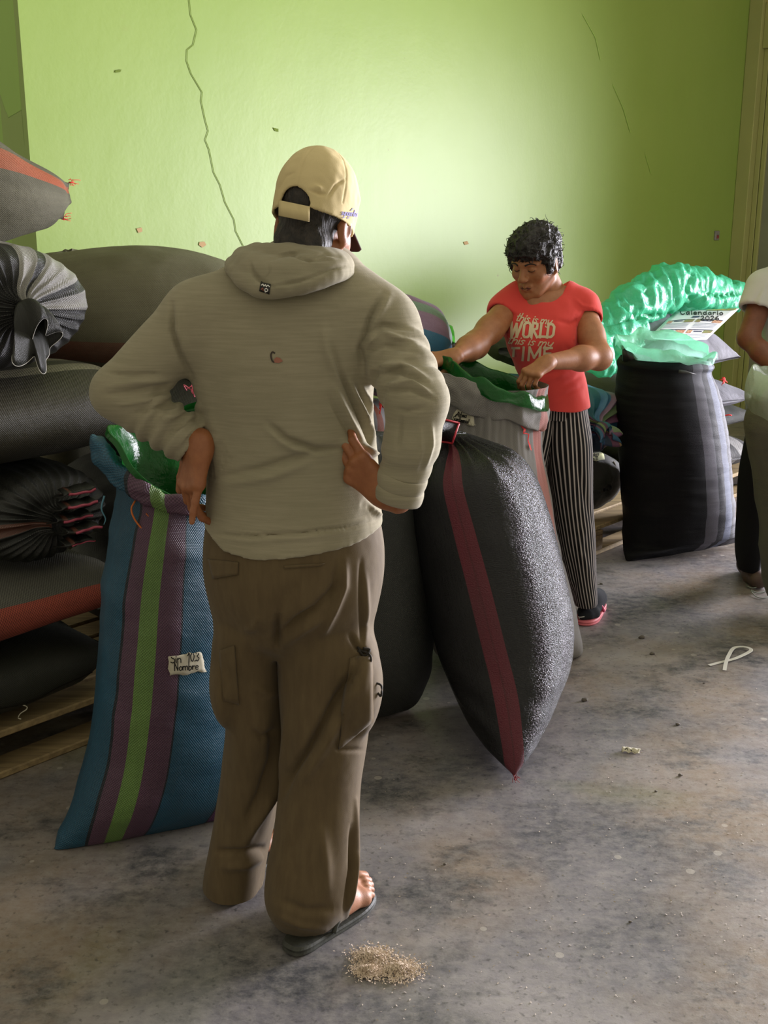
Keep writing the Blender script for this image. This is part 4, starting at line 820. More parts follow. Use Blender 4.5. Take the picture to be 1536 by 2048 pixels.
# calendar poster lying on the top sack
tlv = bvh(lav); cal = empty('calendar_poster', P(1390, 650, 6.0), 'printed wall calendar sheet lying on the pale sack by the mint sheet', 'calendar')
cq = [(1352, 622), (1478, 617), (1406, 686), (1296, 676)]
def calp(u, v): q = np.array(cq, float); return (q[0]*(1-u) + q[1]*u)*(1-v) + (q[3]*(1-u) + q[2]*u)*v
ref = [(onto(tlv, *calp(a, b), .03) or (P(*calp(a, b), 6.3),))[0] for a, b in ((.0, .0), (1., .0), (1, 1), (.0, 1))]; ref[3] = P(*calp(0, 1), ref[3][1] - .16); ref[0] = P(*calp(0, 0), ref[0][1] - .05)
def calw(u, v): return (ref[0]*(1-u) + ref[1]*u)*(1-v) + (ref[3]*(1-u) + ref[2]*u)*v + ZV*(.012*math.sin(u*3.1)*math.sin(v*4))
def sheet(name, u0, v0, u1, v1, off, m, parent, n=10, th=0.0):
    V = [calw(u0 + (u1-u0)*i/n, v0 + (v1-v0)*j/n) + ZV*off for j in range(n+1) for i in range(n+1)]; Q = np.array([[j*(n+1)+i, (j+1)*(n+1)+i, (j+1)*(n+1)+i+1, j*(n+1)+i+1] for j in range(n) for i in range(n)]); return mk(name, np.array(V), Q, m, parent)
M_PAPER = plain('paper', '#dcdce0', .5, .4); paper = sheet('sheet', 0, 0, 1, 1, 0, M_PAPER, cal); paper.modifiers.new('t', 'SOLIDIFY').thickness = .0012
M_NAVY = plain('dark_blue_print', '#2b3550', .6); M_GREYP = plain('grey_print', '#8d93a0', .6); M_PIC = plain('photo_print', '#8c6f4e', .5, .4, (90, '#6e8a54')); M_PIC2 = plain('photo_print_red', '#a05a4e', .5, .4, (90, '#c9b28e'))
sheet('picture_strip', .50, .0, .97, .07, .0022, plain('top_picture', '#c0a94a', .5, .4, (60, '#3f8f7a')), cal, 8)
for r in range(2):
    for c in range(2):
        u0 = .06 + .47*c; v0 = .42 + .30*r; sheet('month_bar', u0 + .0, v0, u0 + .43, v0 + .018, .0022, M_NAVY, cal, 6); sheet('month_picture', u0 + .28, v0 + .02, u0 + .43, v0 + .10, .0022, (M_PIC, M_PIC2)[(r + c) % 2], cal, 4)
        sheet('month_picture', u0 + .0, v0 + .02, u0 + .08, v0 + .10, .0022, (M_PIC2, M_PIC)[(r + c) % 2], cal, 4); sheet('month_name', u0 + .11, v0 + .04, u0 + .25, v0 + .065, .0022, M_NAVY, cal, 4)
        for q_ in range(4): sheet('dates', u0 + .02, v0 + .125 + q_*.038, u0 + .40, v0 + .137 + q_*.038, .0022, M_GREYP, cal, 4)
sheet('logo_block', .40, .315, .52, .375, .0022, M_NAVY, cal, 4); tp = bvh(paper)
ink('writing', strokes('Calendario', 1360, 629.5, 10.0, .015, .0, 1.5, track=.12), 1.9, tp, .003, M_BLACKINK, cal); ink('writing', strokes('2026', 1401, 641, 8.0, .0, .0, 1.7, track=.15), 1.8, tp, .003, M_BLACKINK, cal)
# --- dark upright sack with pale bands
MS_UP = woven('black_sacking_pale_bands', [(0, '#66656a'), (.012, '#121215'), (.778, '#66646c'), (.824, '#131419'), (.85, '#5d6376'), (.884, '#222328'), (.90, '#48474d'), (.925, '#6a696e')], .5, 260, 210, .5, .15, .08, sparkle=.25, crink=.35, cs=(5, 26))
yu = 5.05
KU = upkeys([(1128, 1254, 4.9, 1090, 1478, 5.12, .012, 3.2), (1112, 1250, 4.93, 1076, 1476, 5.14, .08, 2.8), (1075, 1250, yu, 1050, 1466, yu+.1, .17, 2.4), (1000, 1248, yu, 985, 1458, yu+.1, .215), (900, 1243, yu, 890, 1447, yu+.1, .22), (820, 1239, yu, 815, 1434, yu+.1, .21), (770, 1240, yu, 768, 1422, yu+.1, .20), (742, 1246, yu, 742, 1412, yu+.1, .185), (728, 1244, yu, 728, 1416, yu+.1, .19), (716, 1252, yu, 716, 1406, yu+.1, .175)])
KU[0][0][2] = .012; KU[1][0][2] = max(KU[1][0][2], .05)
def du(V, N, UV):
    V = crease_disp(.006, 5, 8, seed=51, low=.006)(V, N, UV); u, v = UV[:, 0], UV[:, 1]; m = np.clip(.5 + vnoise(np.stack([np.cos(u*6.28)*1.5, np.sin(u*6.28)*1.5, v*3], 1)), 0, 1)
    return V + N*(.0012*m*np.sin(v*120 + 4*vnoise(np.stack([u*9, v*3, u*0], 1))))[:, None]
up = standing('sack', MS_UP, KU, du, nseg=160, sub=16, caps=(1, 0)); sack_thing(up, 'black upright sack with pale vertical bands and clear mint liner, right side', GS)
c_, A_, B_, _ = KU[-1]; lk = [(c_ - ZV*.2, A_*.75, B_*.8), (c_ - ZV*.02, A_*.93, B_*.95), (c_ + ZV*.03, A_*1.0, B_*1.05), (c_ + ZV*.05, A_*1.06, B_*1.3), (c_ + ZV*.045, A_*1.08, B_*1.5), (c_ + ZV*.02, A_*1.07, B_*1.55)]
V, Fc, UV = loft(lk, 140, 6, (1, 0)); u = UV[:, 0]; tt = np.clip((V[:, 2] - (c_[2] - .04))/.09, 0, 1); V = V + ZV*(tt*(.055*np.exp(-((u - .2)/.2)**2) + .03*np.exp(-((u-.5)/.1)**2) - .015*np.exp(-((u-.8)/.1)**2)))[:, None] + np.stack([vnoise(V*11), vnoise(V*11 + 5), vnoise(V*17 + 9)], 1)*(.022*(.2 + tt))[:, None]
mk('liner', V, Fc, M_MINT2, up)
V, Fc = tube([c_ + A_*1.03*math.cos(t) + B_*1.03*math.sin(t) - ZV*(.055 + .006*math.sin(3*t)) for t in np.linspace(0, 6.283, 40)], .006, 6, res=1); mk('tie_cord', V, Fc, M_BLACKINK, up)
q = [P(1246, 690, yu), P(1252, 700, yu - .03), P(1270, 708, yu - .05), P(1283, 716, yu - .06), P(1262, 726, yu - .05), P(1246, 722, yu - .02)]; V = np.array(q + [x + np.array([0, .02, 0]) for x in q]); Fc = [list(range(6))[::-1], list(range(6, 12))] + [[i, (i+1) % 6, (i+1) % 6 + 6, i + 6] for i in range(6)]
mk('corner_flap', V, Fc, MS_BLACK, up, uv=np.zeros((12, 2)))
tu = bvh(up); patch('tape_strip', [(1357, 739), (1372, 741), (1392, 748), (1356, 746)], 4, 2, tu, .004, .001, plain('dark_tape', '#4a4a44', .5), up)
# ------------------------------------------------------------------ small things on the floor
def strip(name, pts, wd, th, m, parent=None):
    p = np.array(pts, float); n = len(p); T = np.linspace(0, n-1, (n-1)*6 + 1); C = np.stack([cat(np.arange(n), p[:, j], T) for j in range(3)], 1); tg = np.gradient(C, axis=0); sd = np.cross(tg, ZV); sd /= np.linalg.norm(sd, axis=1, keepdims=True); V = []; Q = []
    for i in range(len(C)): V += [C[i] + sd[i]*wd/2, C[i] - sd[i]*wd/2, C[i] - sd[i]*wd/2 + ZV*th, C[i] + sd[i]*wd/2 + ZV*th]
    for i in range(len(C)-1):
        for k in range(4): Q.append([i*4+k, i*4+(k+1) % 4, (i+1)*4+(k+1) % 4, (i+1)*4+k])
    Q += [[0, 3, 2, 1], [len(V)-4, len(V)-3, len(V)-2, len(V)-1]]
    return mk(name, np.array(V), Q, m, parent, smooth=False)
def Z(x, y, z=.003): return PZ(x, y, z)
o = strip('plastic_strap', [Z(1418, 1331), Z(1440, 1325), Z(1468, 1318, .008), Z(1495, 1306, .012), Z(1502, 1299, .015), Z(1488, 1294, .012), Z(1468, 1296, .008), Z(1458, 1310, .01), Z(1452, 1325, .008), Z(1449, 1341, .003)], .013, .0015, M_WHITE); tag(o, 'white plastic strap lying in a loop on the floor', 'strap')
pp = Z(1262, 1503); V = []; n = 12
for j in range(7):
    for i in range(n+1): u, v = i/n - .5, j/6 - .5; V.append(pp + np.array([u*.050 + v*.012, v*.026 - u*.016, .004 + .006*abs(math.sin(u*9 + v*5)) + .004*math.cos(v*7)]))
Q = np.array([[j*(n+1)+i, j*(n+1)+i+1, (j+1)*(n+1)+i+1, (j+1)*(n+1)+i] for j in range(6) for i in range(n)]); o = mk('paper_scrap', np.array(V), Q, M_TAPE); o.modifiers.new('t', 'SOLIDIFY').thickness = .001; tag(o, 'crumpled scrap of written paper tape on the floor', 'paper scrap')
tp = bvh(o); ink('writing', [[(1250, 1499), (1254, 1497), (1256, 1501)], [(1261, 1500), (1264, 1503), (1261, 1505)], [(1267, 1504), (1272, 1506)]], 1.4, tp, .0015, M_BLACKINK, o)
for (x, y, r, l) in ((1356, 1448, .007, 'small stone on the floor beyond the paper scrap'), (1361, 1550, .006, 'tiny stone on the floor right of the paper scrap'), (1312, 1582, .004, 'tiny stone on the floor below the paper scrap'), (1169, 1400, .009, 'small stone on the floor right of the glossy black sack'), (1305, 1307, .008, 'small stone on the floor left of the strap loop'), (1284, 1274, .010, 'small stone on the bright floor near the pink sandal'), (1261, 1843, .004, 'tiny stone on the floor in the lower right'), (1408, 1366, .004, 'tiny stone just below the strap loop'), (890, 1728, .004, 'tiny stone near the toes of the man'), (1203, 1167, .007, 'small stone on the floor by the striped trousers')):
    Fd = Field(Z(x, y) - np.array([.03, .03, .01]), Z(x, y) + np.array([.03, .03, .03]), .0022); Fd.add(el(Z(x, y, r*.5), (r*1.3, r*.9, r*.6)), .002); V, Q = Fd.mesh(1); V = V + (vnoise(V*160)*r*.25)[:, None]; V[:, 2] = np.maximum(V[:, 2], .0005); o = mk('stone', V, Q, plain('stone', '#5f5850', .9)); tag(o, l, 'stone', 'little stones on the floor')
# heap of chaff
V = []; Q = []; cc = Z(770, 1926)
for i in range(7000):
    u = rng.normal(0, 1, 2); big = i % 3; ctr = (Z(745, 1915), Z(800, 1940), Z(738, 1942))[big]; r = (.022, .022, .015)[big]; p = ctr + np.array([u[0]*r, u[1]*r*.8, .002 + .012*math.exp(-(u @ u)/1.2)*rng.uniform(.3, 1)]); a = rng.uniform(0, 6.28); l = rng.uniform(.0015, .004); d = np.array([math.cos(a), math.sin(a), rng.normal(0, .5)])*l; e = np.array([-math.sin(a), math.cos(a), rng.normal(0, .4)])*l*.4
    k = len(V); V += [p - d, p + e, p + d, p - e]; Q.append([k, k+1, k+2, k+3])
o = mk('chaff', np.array(V), np.array(Q), plain('chaff', '#cdb9a4', .9)); tag(o, 'little heap of beige chaff on the floor in front', 'chaff', kind='stuff')
V = []; Q = []
for i in range(900):
    x, y = rng.uniform(700, 1536), rng.uniform(1250, 2040); p = Z(x, y, .0012); a = rng.uniform(0, 6.28); l = rng.uniform(.0012, .004); d = np.array([math.cos(a), math.sin(a), 0])*l; e = np.array([-math.sin(a), math.cos(a), .3])*l*.45; k = len(V); V += [p - d, p + e, p + d, p - e]; Q.append([k, k+1, k+2, k+3])
o = mk('grain_dust', np.array(V), np.array(Q), plain('dust_flake', '#a79b8c', .9)); tag(o, 'pale flakes and grains scattered over the concrete floor', 'dust', kind='stuff')
tw_ = [Z(1493, 1172, .006), Z(1506, 1176, .01), Z(1524, 1172, .012), Z(1534, 1180, .006), Z(1515, 1186, .006), Z(1502, 1180, .012), Z(1512, 1193, .005), Z(1530, 1196, .004), Z(1545, 1186, .005)]
V, Fc = tube(tw_, .0022, 6); o = mk('twine', V, Fc, plain('grey_twine', '#8b9188', .8)); tag(o, 'tangle of grey twine on the floor beside the brown shoe', 'twine')
# ------------------------------------------------------------------ people: shared builders
def unit(v): v = np.asarray(v, float); return v/np.linalg.norm(v)
def frame(f, upish=(0, 0, 1), roll=0.):
    f = unit(f); r = unit(np.cross(f, upish)); u = np.cross(r, f)
    if roll: r, u = r*math.cos(roll) + u*math.sin(roll), u*math.cos(roll) - r*math.sin(roll)
    return f, r, u
def head_prims(Fd, c, f, r, u, sc=1.0, female=False, neck=None):
    def p(a, b, d): return c + (r*a + f*b + u*d)*sc
    A = np.array([r, f, u])
    E_ = lambda q, rad, k: Fd.add(el(p(*q), np.array(rad)*sc, A), k*sc)
    E_((0, -.012, .035), (.073, .092, .083), .02); E_((0, .024, -.02), (.060, .066, .082), .03); E_((0, .040, -.082), (.044, .042, .034), .03)
    Fd.add(rc(p(0, .074, -.104), p(0, .070, -.098), .019*sc), .02*sc)
    for s_ in (-1, 1):
        Fd.add(rc(p(s_*.056, .0, -.055), p(s_*.030, .062, -.098), .017*sc, .016*sc), .022*sc); Fd.add(rc(p(s_*.044, .056, -.030), p(s_*.050, .035, -.024), .021*sc), .02*sc)
        Fd.add(rc(p(s_*.012, .086, .019), p(s_*.045, .070, .018), .010*sc, .009*sc), .014*sc)
    for s_ in (-1, 1): Fd.sub(el(p(s_*.031, .098, .0), np.array((.019, .020, .0125))*sc, A), .012*sc)
    Fd.add(rc(p(0, .082, .012), p(0, .107, -.030), .0085*sc, .0115*sc), .011*sc)
    for s_ in (-1, 1):
        Fd.add(rc(p(s_*.012, .096, -.034), p(s_*.010, .100, -.034), .0085*sc), .006*sc); Fd.add(el(p(s_*.030, .074, -.001), np.array((.0155, .0135, .0125))*sc, A), .004*sc)
        Fd.sub(rc(p(s_*.016, .098, -.045), p(s_*.038, .078, -.075), .0022*sc), .008*sc)
    Fd.add(rc(p(-.019, .083, -.064), p(.019, .083, -.064), .0072*sc), .006*sc); Fd.add(rc(p(-.017, .082, -.076), p(.017, .082, -.076), .0080*sc), .006*sc); Fd.add(rc(p(0, .090, -.063), p(0, .090, -.075), .0065*sc), .008*sc)
    Fd.sub(rc(p(-.022, .090, -.070), p(0, .098, -.0695), .0016*sc), .003*sc); Fd.sub(rc(p(0, .098, -.0695), p(.022, .090, -.070), .0016*sc), .003*sc)
    for s_ in (-1, 1):
        e0 = unit(r*s_*.9 - f*.45); ax = np.array([e0, unit(np.cross(u, e0)), u]); Fd.add(el(p(s_*.076, -.012, -.012), np.array((.0085, .019, .033))*sc, ax), .004*sc); Fd.sub(el(p(s_*.086, -.008, -.010), np.array((.006, .011, .022))*sc, ax), .004*sc); Fd.add(rc(p(s_*.073, -.006, -.040), p(s_*.072, -.004, -.042), .0085*sc), .006*sc)
    if neck is not None: Fd.add(rc(p(0, -.030, -.060), neck, .054*sc, .058*sc), .02*sc)
def hand_prims(W, fx, back, sgn, sc=1.0, curls=((.3, .4, .3),)*4, thumb=((.55, .75, .1), (.75, .6, .1), (.85, .5, .1)), fore=None, spread=.10):
    """W wrist, fx towards the fingers, back out of the back of the hand, sgn picks the thumb side"""
    fx = unit(fx); back = unit(np.asarray(back) - fx*np.dot(fx, back)); t = np.cross(fx, back)*sgn; out = []
    q = lambda a, b, c: W + (fx*a + t*b + back*c)*sc
    if fore is not None: out.append((rc(fore, W, .032*sc, .0255*sc), .02))
    out.append((rc(q(.0, .008, 0), q(.02, .010, 0), .020*sc, .021*sc), .015)); out.append((rc(q(.0, -.008, 0), q(.02, -.010, 0), .020*sc, .020*sc), .015))
    mb = ((.090, .029), (.094, .0095), (.089, -.010), (.080, -.028)); ln = ((.042, .026, .021), (.046, .029, .022), (.042, .027, .021), (.033, .020, .019)); rr = (.0096, .0100, .0095, .0085)
    for i in range(4):
        a, b = mb[i]; out.append((rc(q(.015, b*.55, 0), q(a, b, .001), .0165*sc, .0120*sc), .014))
        d = unit(fx + t*spread*(1.2 - i*.8)); p0 = q(a, b, .0); ang = 0; out.append((rc(p0 - d*.004, p0 + back*.003, .0118*sc, .0112*sc), .006))
        for k in range(3):
            ang += curls[i % len(curls)][k]; dv = d*math.cos(ang) - back*math.sin(ang); p1 = p0 + dv*ln[i][k]*sc; r0 = rr[i]*(1 - .10*k)*sc; out.append((rc(p0, p1, r0, r0*.90), .0035)); p0 = p1
    p0 = q(.018, .022, -.004); ll = (.045, .034, .027)
    for k in range(3):
        v = thumb[k]; dv = unit(fx*v[0] + t*v[1] - back*v[2]); p1 = p0 + dv*ll[k]*sc; out.append((rc(p0, p1, (.0165, .0125, .0108)[k]*sc, (.0125, .0108, .0088)[k]*sc), .012 if k == 0 else .004)); p0 = p1
    return out
def hand_mesh(prims, h=.0022, it=1, lo=None, hi=None):
    L = np.min([p[0][0] for p in prims], 0) - .012; Hh = np.max([p[0][1] for p in prims], 0) + .012
    if lo is not None: L = np.maximum(L, lo)
    if hi is not None: Hh = np.minimum(Hh, hi)
    Fd = Field(L, Hh, h)
    for p, k in prims: Fd.add(p, k)
    return Fd.mesh(it)
def foot_mesh(heel, d, L, sgn, toes=True, h=.003, ankle=None, z0=.0):
    """heel = back of the heel on the ground, d towards the toes, sgn = side of the big toe"""
    d = unit(d); t = np.array([-d[1], d[0], 0])*sgn; k = L/.25; q = lambda a, b, z: np.array(heel) + (d*a + t*b + ZV*z)*k + ZV*z0; P_ = []
    P_ += [(rc(q(.030, 0, .028), q(.032, 0, .034), .029*k, .030*k), .01), (rc(q(.035, 0, .035), q(.12, .002, .040), .030*k, .030*k), .03), (rc(q(.10, .004, .040), q(.185, .018, .018), .030*k, .017*k), .03), (rc(q(.08, -.012, .022), q(.165, -.026, .014), .022*k, .014*k), .03), (rc(q(.17, .025, .016), q(.168, -.028, .013), .016*k, .013*k), .02)]
    if ankle is not None: P_.append((rc(q(.048, 0, .05), ankle, .033*k, .036*k), .03))
    if toes:
        for i, (a, b, l, r_) in enumerate(((.190, .030, .043, .0135), (.192, .012, .036, .0095), (.186, -.002, .032, .0088), (.177, -.015, .028, .0082), (.166, -.028, .024, .0080))):
            P_.append((rc(q(a, b, .016), q(a + l*.6, b, .018), r_*k, r_*k), .006)); P_.append((rc(q(a + l*.6, b, .018), q(a + l, b - .002, .010), r_*k, r_*k*.98), .003))
    else: P_.append((rc(q(.18, .015, .018), q(.222, .012, .016), .022*k, .020*k), .03)); P_.append((rc(q(.17, -.018, .016), q(.20, -.012, .015), .018*k, .018*k), .03))
    lo = np.min([p[0][0] for p in P_], 0) - .01; hi = np.max([p[0][1] for p in P_], 0) + .01; Fd = Field(lo, hi, h)
    for p, kk in P_: Fd.add(p, kk)
    return Fd.mesh(1)
def sole(name, heel, d, L, sgn, m, parent, th=.018, wide=1.0, z0=0.0):
    d = unit(d); t = np.array([-d[1], d[0], 0])*sgn; k = L/.27; out = [(-.012, 0), (-.006, .022), (.02, .033), (.07, .034), (.11, .036), (.17, .048), (.22, .050), (.25, .038), (.262, .015), (.258, -.012), (.235, -.034), (.19, -.046), (.13, -.043), (.07, -.036), (.02, -.033), (-.006, -.022)]
    p = np.array(out + out[:1]); T = np.linspace(0, len(out), 65)[:-1]; per = np.concatenate([p[-3:-1], p, p[1:3]]); X = np.stack([cat(np.arange(len(per)) - 2, per[:, j], T) for j in (0, 1)], 1)*np.array([1, wide])
    V = []; prof = ((.94, 0), (1, .25), (.985, .5), (1, .75), (.95, 1)); c = X.mean(0)
    for s_, z in prof:
        for a, b in c + (X - c)*s_: V.append(np.array(heel) + (d*a + t*b)*k + ZV*(z0 + z*th + .006*max(0, 1 - a/.09)*z))
    n = len(X); Fc = [[j*n+i, j*n+(i+1) % n, (j+1)*n+(i+1) % n, (j+1)*n+i] for j in range(len(prof)-1) for i in range(n)]; Fc += [list(range(n))[::-1], [(len(prof)-1)*n + i for i in range(n)]]
    V = np.array(V); N0 = np.cross(V[1] - V[0], V[n] - V[0])
    if np.dot(N0, V[0] - V[:n].mean(0)) < 0: Fc = [f[::-1] for f in Fc]
    o = mk(name, V, Fc, m, parent, smooth=False); return o, lambda a, b, z: np.array(heel) + (d*a + t*b)*k + ZV*(z0 + z)
def pxloft(keys):
    """keys: (y, xl, xr, Y, depth radius) -> zloft keys"""
    out = []
    for y, xl, xr, Y, ry in keys:
        a, b = P(xl, y, Y), P(xr, y, Y); out.append(((a[2] + b[2])/2, (a[0] + b[0])/2, Y, (b[0] - a[0])/2, ry))
    return out
def hollow(Fd, lo_fn, th, region):
    """make the solid open like a garment where region < 0"""
    D = Fd.D; inner = -(D + th); Fd.D = np.maximum(D, np.where(region(*Fd.grid()) < 0, inner, -9.).astype(np.float32)); return Fd
# ------------------------------------------------------------------ the man with his back to us
M_HOOD = cloth('heathered_grey_jersey', '#8f8871', .9, ((13, 13, 240), 1), '#99917a', 700, .3, (9, .30, .02), .15, .12, blotch=(3.2, '#7f7a62', .55))
M_TROU = cloth('brown_cotton_twill', '#594a33', .8, ((70, 70, 14), 1), '#615239', 900, .25, (7, .35, .02), .25, .08, blotch=(5, '#4e412b', .5))
M_CAPC = cloth('beige_cap_cotton', '#cdbb8c', .85, None, None, 900, .25, (14, .3, .01), .2); M_BRIM = cloth('maroon_brim', '#3d1713', .75, None, None, 900, .2)
M_SKINM = skin('tanned_skin', '#8a5433', '#9a623d'); M_HAIRM = plain('dark_grey_hair', '#1d1a17', .55, .4, (90, '#3a332c'), ((220, 220, 40), .9, .006)); M_FOOTM = skin('dusty_skin', '#9a6a4f', '#a97a60')
M_RUB = plain('dark_rubber', '#33342f', .6, .35, (40, '#43443d'), (120, .25, .003))
YM = 2.20
mroot = empty('person', (-.16, 2.18, 0), 'person in grey hoodie, brown trousers and beige cap, back turned, hands on hips', 'person')
# --- trousers
legL = pxloft([(1205, 455, 540, 2.22, .06), (1240, 436, 556, 2.22, .095), (1275, 428, 560, 2.23, .105), (1340, 442, 563, 2.245, .10), (1430, 450, 568, 2.26, .095), (1530, 440, 566, 2.28, .095), (1640, 424, 552, 2.30, .10), (1720, 412, 537, 2.31, .105), (1786, 408, 530, 2.32, .11)])
legR = pxloft([(1205, 575, 715, 2.21, .06), (1240, 558, 738, 2.21, .10), (1275, 556, 743, 2.21, .115), (1330, 558, 738, 2.205, .11), (1400, 560, 742, 2.20, .105), (1470, 563, 735, 2.195, .10), (1560, 560, 720, 2.19, .095), (1650, 548, 717, 2.185, .10), (1740, 530, 716, 2.18, .105), (1790, 530, 712, 2.18, .108), (1828, 550, 703, 2.198, .092), (1848, 562, 694, 2.212, .082)])
hips = pxloft([(1030, 418, 758, YM, .125), (1090, 411, 766, YM, .135), (1140, 410, 766, YM, .14), (1200, 420, 757, YM+.005, .135), (1232, 428, 749, YM+.01, .12), (1268, 448, 728, YM+.01, .095), (1300, 500, 690, YM+.01, .05)])
Fd = Field((-.47, 1.98, .02), (.15, 2.52, 1.0), .0042)
Fd.add(zloft(legL, 0), 0); Fd.add(zloft(legR, 0), .010); Fd.add(zloft(hips, 1), .022)
a = P(724, 1365, 2.165); Fd.add(el(a, (.042, .085, .105)), .03); a = P(455, 1370, 2.22); Fd.add(el(a, (.035, .085, .09)), .03)
zL, zR = legL[-1][0], legR[-1][0]
hollow(Fd, None, .009, lambda X, Y, Z: np.where(X < P(545, 1750, 2.25)[0], Z - (zL + .05), Z - (zR + .05)))
V, Q = Fd.mesh(2)
q = np.stack([V[:, 0]*9, V[:, 1]*9, V[:, 2]*3.2], 1); N = normals(V, Q); low = np.clip((.55 - V[:, 2])/.5, 0, 1); V = V + N*(.006*vnoise(q) + .006*low*vnoise(q*np.array([1.6, 1.6, 2.0]) + 5) + .003*vnoise(q*2.5))[:, None]
V = folds(V, Q, [(a, b, c*1.35) for a, b, c in [
 ([(556, 1276), (590, 1245), (632, 1218), (676, 1172)], 8, -.013), ([(566, 1290), (610, 1256), (650, 1235)], 8, .007), ([(690, 1122), (687, 1173), (668, 1220), (645, 1270)], 8, .010), ([(676, 1130), (668, 1180), (650, 1225)], 7, -.006), ([(555, 1225), (552, 1270), (552, 1300)], 7, -.014), ([(520, 1230), (508, 1255), (490, 1262)], 8, .005), ([(596, 1160), (570, 1195), (556, 1230)], 12, -.004),
 ([(716, 1330), (700, 1352), (655, 1432), (618, 1498), (580, 1550), (562, 1600)], 8, -.017), ([(735, 1330), (722, 1365), (680, 1440), (640, 1510), (600, 1570)], 10, .010), ([(722, 1120), (722, 1200), (724, 1290)], 4, -.006), ([(732, 1150), (734, 1220), (730, 1290)], 5, .004), ([(700, 1270), (715, 1295), (735, 1305)], 5, -.008), ([(708, 1315), (728, 1306), (740, 1312)], 4, -.008),
 ([(570, 1440), (564, 1520), (545, 1590), (505, 1655), (490, 1690)], 9, .012), ([(548, 1450), (545, 1520), (520, 1590), (492, 1640)], 9, -.009), ([(430, 1702), (480, 1706), (535, 1694)], 7, -.010), ([(440, 1735), (490, 1730), (528, 1712)], 9, .009), ([(500, 1460), (525, 1475), (560, 1460)], 7, -.006), ([(505, 1370), (540, 1390), (565, 1380)], 9, .004),
 ([(712, 1600), (714, 1700), (700, 1800), (692, 1840)], 4, .010), ([(703, 1650), (702, 1740), (688, 1830)], 4, -.009), ([(560, 1800), (610, 1822), (670, 1818)], 9, -.006), ([(640, 1640), (650, 1720), (655, 1790)], 12, .006), ([(600, 1640), (590, 1700), (585, 1760)], 12, -.004), ([(556, 1832), (600, 1850), (650, 1858)], 6, .005), ([(672, 1480), (676, 1500), (730, 1500)], 4, -.005)]])
trou = mk('trousers', V, Q, M_TROU, mroot); tt_ = bvh(trou)
patch('pocket_flap', [(418, 1118), (478, 1124), (477, 1149), (428, 1157)], 10, 5, tt_, .001, .003, M_TROU, trou); patch('back_pocket', [(568, 1131), (650, 1126), (640, 1132), (568, 1137)], 8, 2, tt_, .0005, .0022, M_TROU, trou)
patch('cargo_pocket', [(700, 1316), (742, 1316), (744, 1440), (676, 1498)], 8, 12, tt_, .001, .004, M_TROU, trou); patch('cargo_pocket', [(442, 1300), (470, 1290), (478, 1408), (446, 1400)], 6, 10, tt_, .001, .004, M_TROU, trou)
def onp(t, x, y, off=.004, Yd=2.1): h = onto(t, x, y, off); return h[0] if h else P(x, y, Yd)
M_CORD = plain('dark_cord', '#241f18', .8)
cz = onp(tt_, 733, 1318); pts = [onp(tt_, 712, 1296), onp(tt_, 724, 1300), onp(tt_, 735, 1306), P(742, 1316, cz[1]), P(741, 1335, cz[1]), P(742, 1362, cz[1]), P(752, 1366, cz[1]), P(763, 1372, cz[1]), P(762, 1392, cz[1]), P(756, 1386, cz[1])]; V, Fc = tube(pts, .0024, 7); mk('drawcord', V, Fc, M_CORD, trou)
V, Fc = tube([onp(tt_, 715, 1303), onp(tt_, 722, 1310), onp(tt_, 733, 1309), onp(tt_, 737, 1300), onp(tt_, 727, 1296)], .003, 7); mk('cord_knot', V, Fc, M_CORD, trou)
# --- hoodie
tor = pxloft([(530, 540, 690, YM+.02, .07), (556, 470, 735, YM+.01, .085), (590, 405, 772, YM, .105), (640, 378, 778, YM, .12), (700, 374, 762, YM, .128), (760, 384, 750, YM, .128), (820, 396, 746, YM, .125), (880, 408, 752, YM, .124), (930, 413, 757, YM, .125), (1000, 412, 761, YM, .13), (1050, 408, 766, YM, .138), (1100, 404, 771, YM, .143), (1135, 402, 774, YM, .145)])
sL, eL, wL = P(402, 632, 2.19), P(238, 786, 2.15), P(384, 886, 2.16)
sR, eR, wR = P(762, 650, 2.19), P(833, 800, 2.08), P(795, 992, 2.09)
Fd = Field((-.64, 1.90, .78), (.19, 2.44, 1.53), .0042)
Fd.add(zloft(tor), .02)
for q in ((P(590, 538, 2.21), sL, .066, .066), (P(640, 545, 2.21), sR, .064, .066)): Fd.add(rc(*q), .05)
Fd.add(rc(sL, eL, .068, .054), .03); Fd.add(rc(eL, wL, .053, .047), .018)
mR = P(823, 890, 2.075); Fd.add(rc(sR, eR, .069, .057), .03); Fd.add(rc(eR, mR, .056, .050), .02); Fd.add(rc(mR, wR, .050, .046), .02)
ub = [(P(x, y, 2.06)[0], P(x, y, 2.06)[2]) for x, y in ((380, 1080), (403, 1092), (440, 1116), (500, 1126), (600, 1116), (700, 1104), (770, 1084), (800, 1080))]; ubx, ubz = [a[0] for a in ub], [a[1] for a in ub]
Fd.cut(lambda X, Y, Z: (np.interp(X, ubx, ubz) - Z) + 0*Y)
fL, fR = unit(wL - eL), unit(wR - mR)
nearL = lambda X, Y, Z: np.maximum((X - wL[0])*fL[0] + (Y - wL[1])*fL[1] + (Z - wL[2])*fL[2] - .004, np.sqrt((X - wL[0])**2 + (Y - wL[1])**2 + (Z - wL[2])**2) - .085)
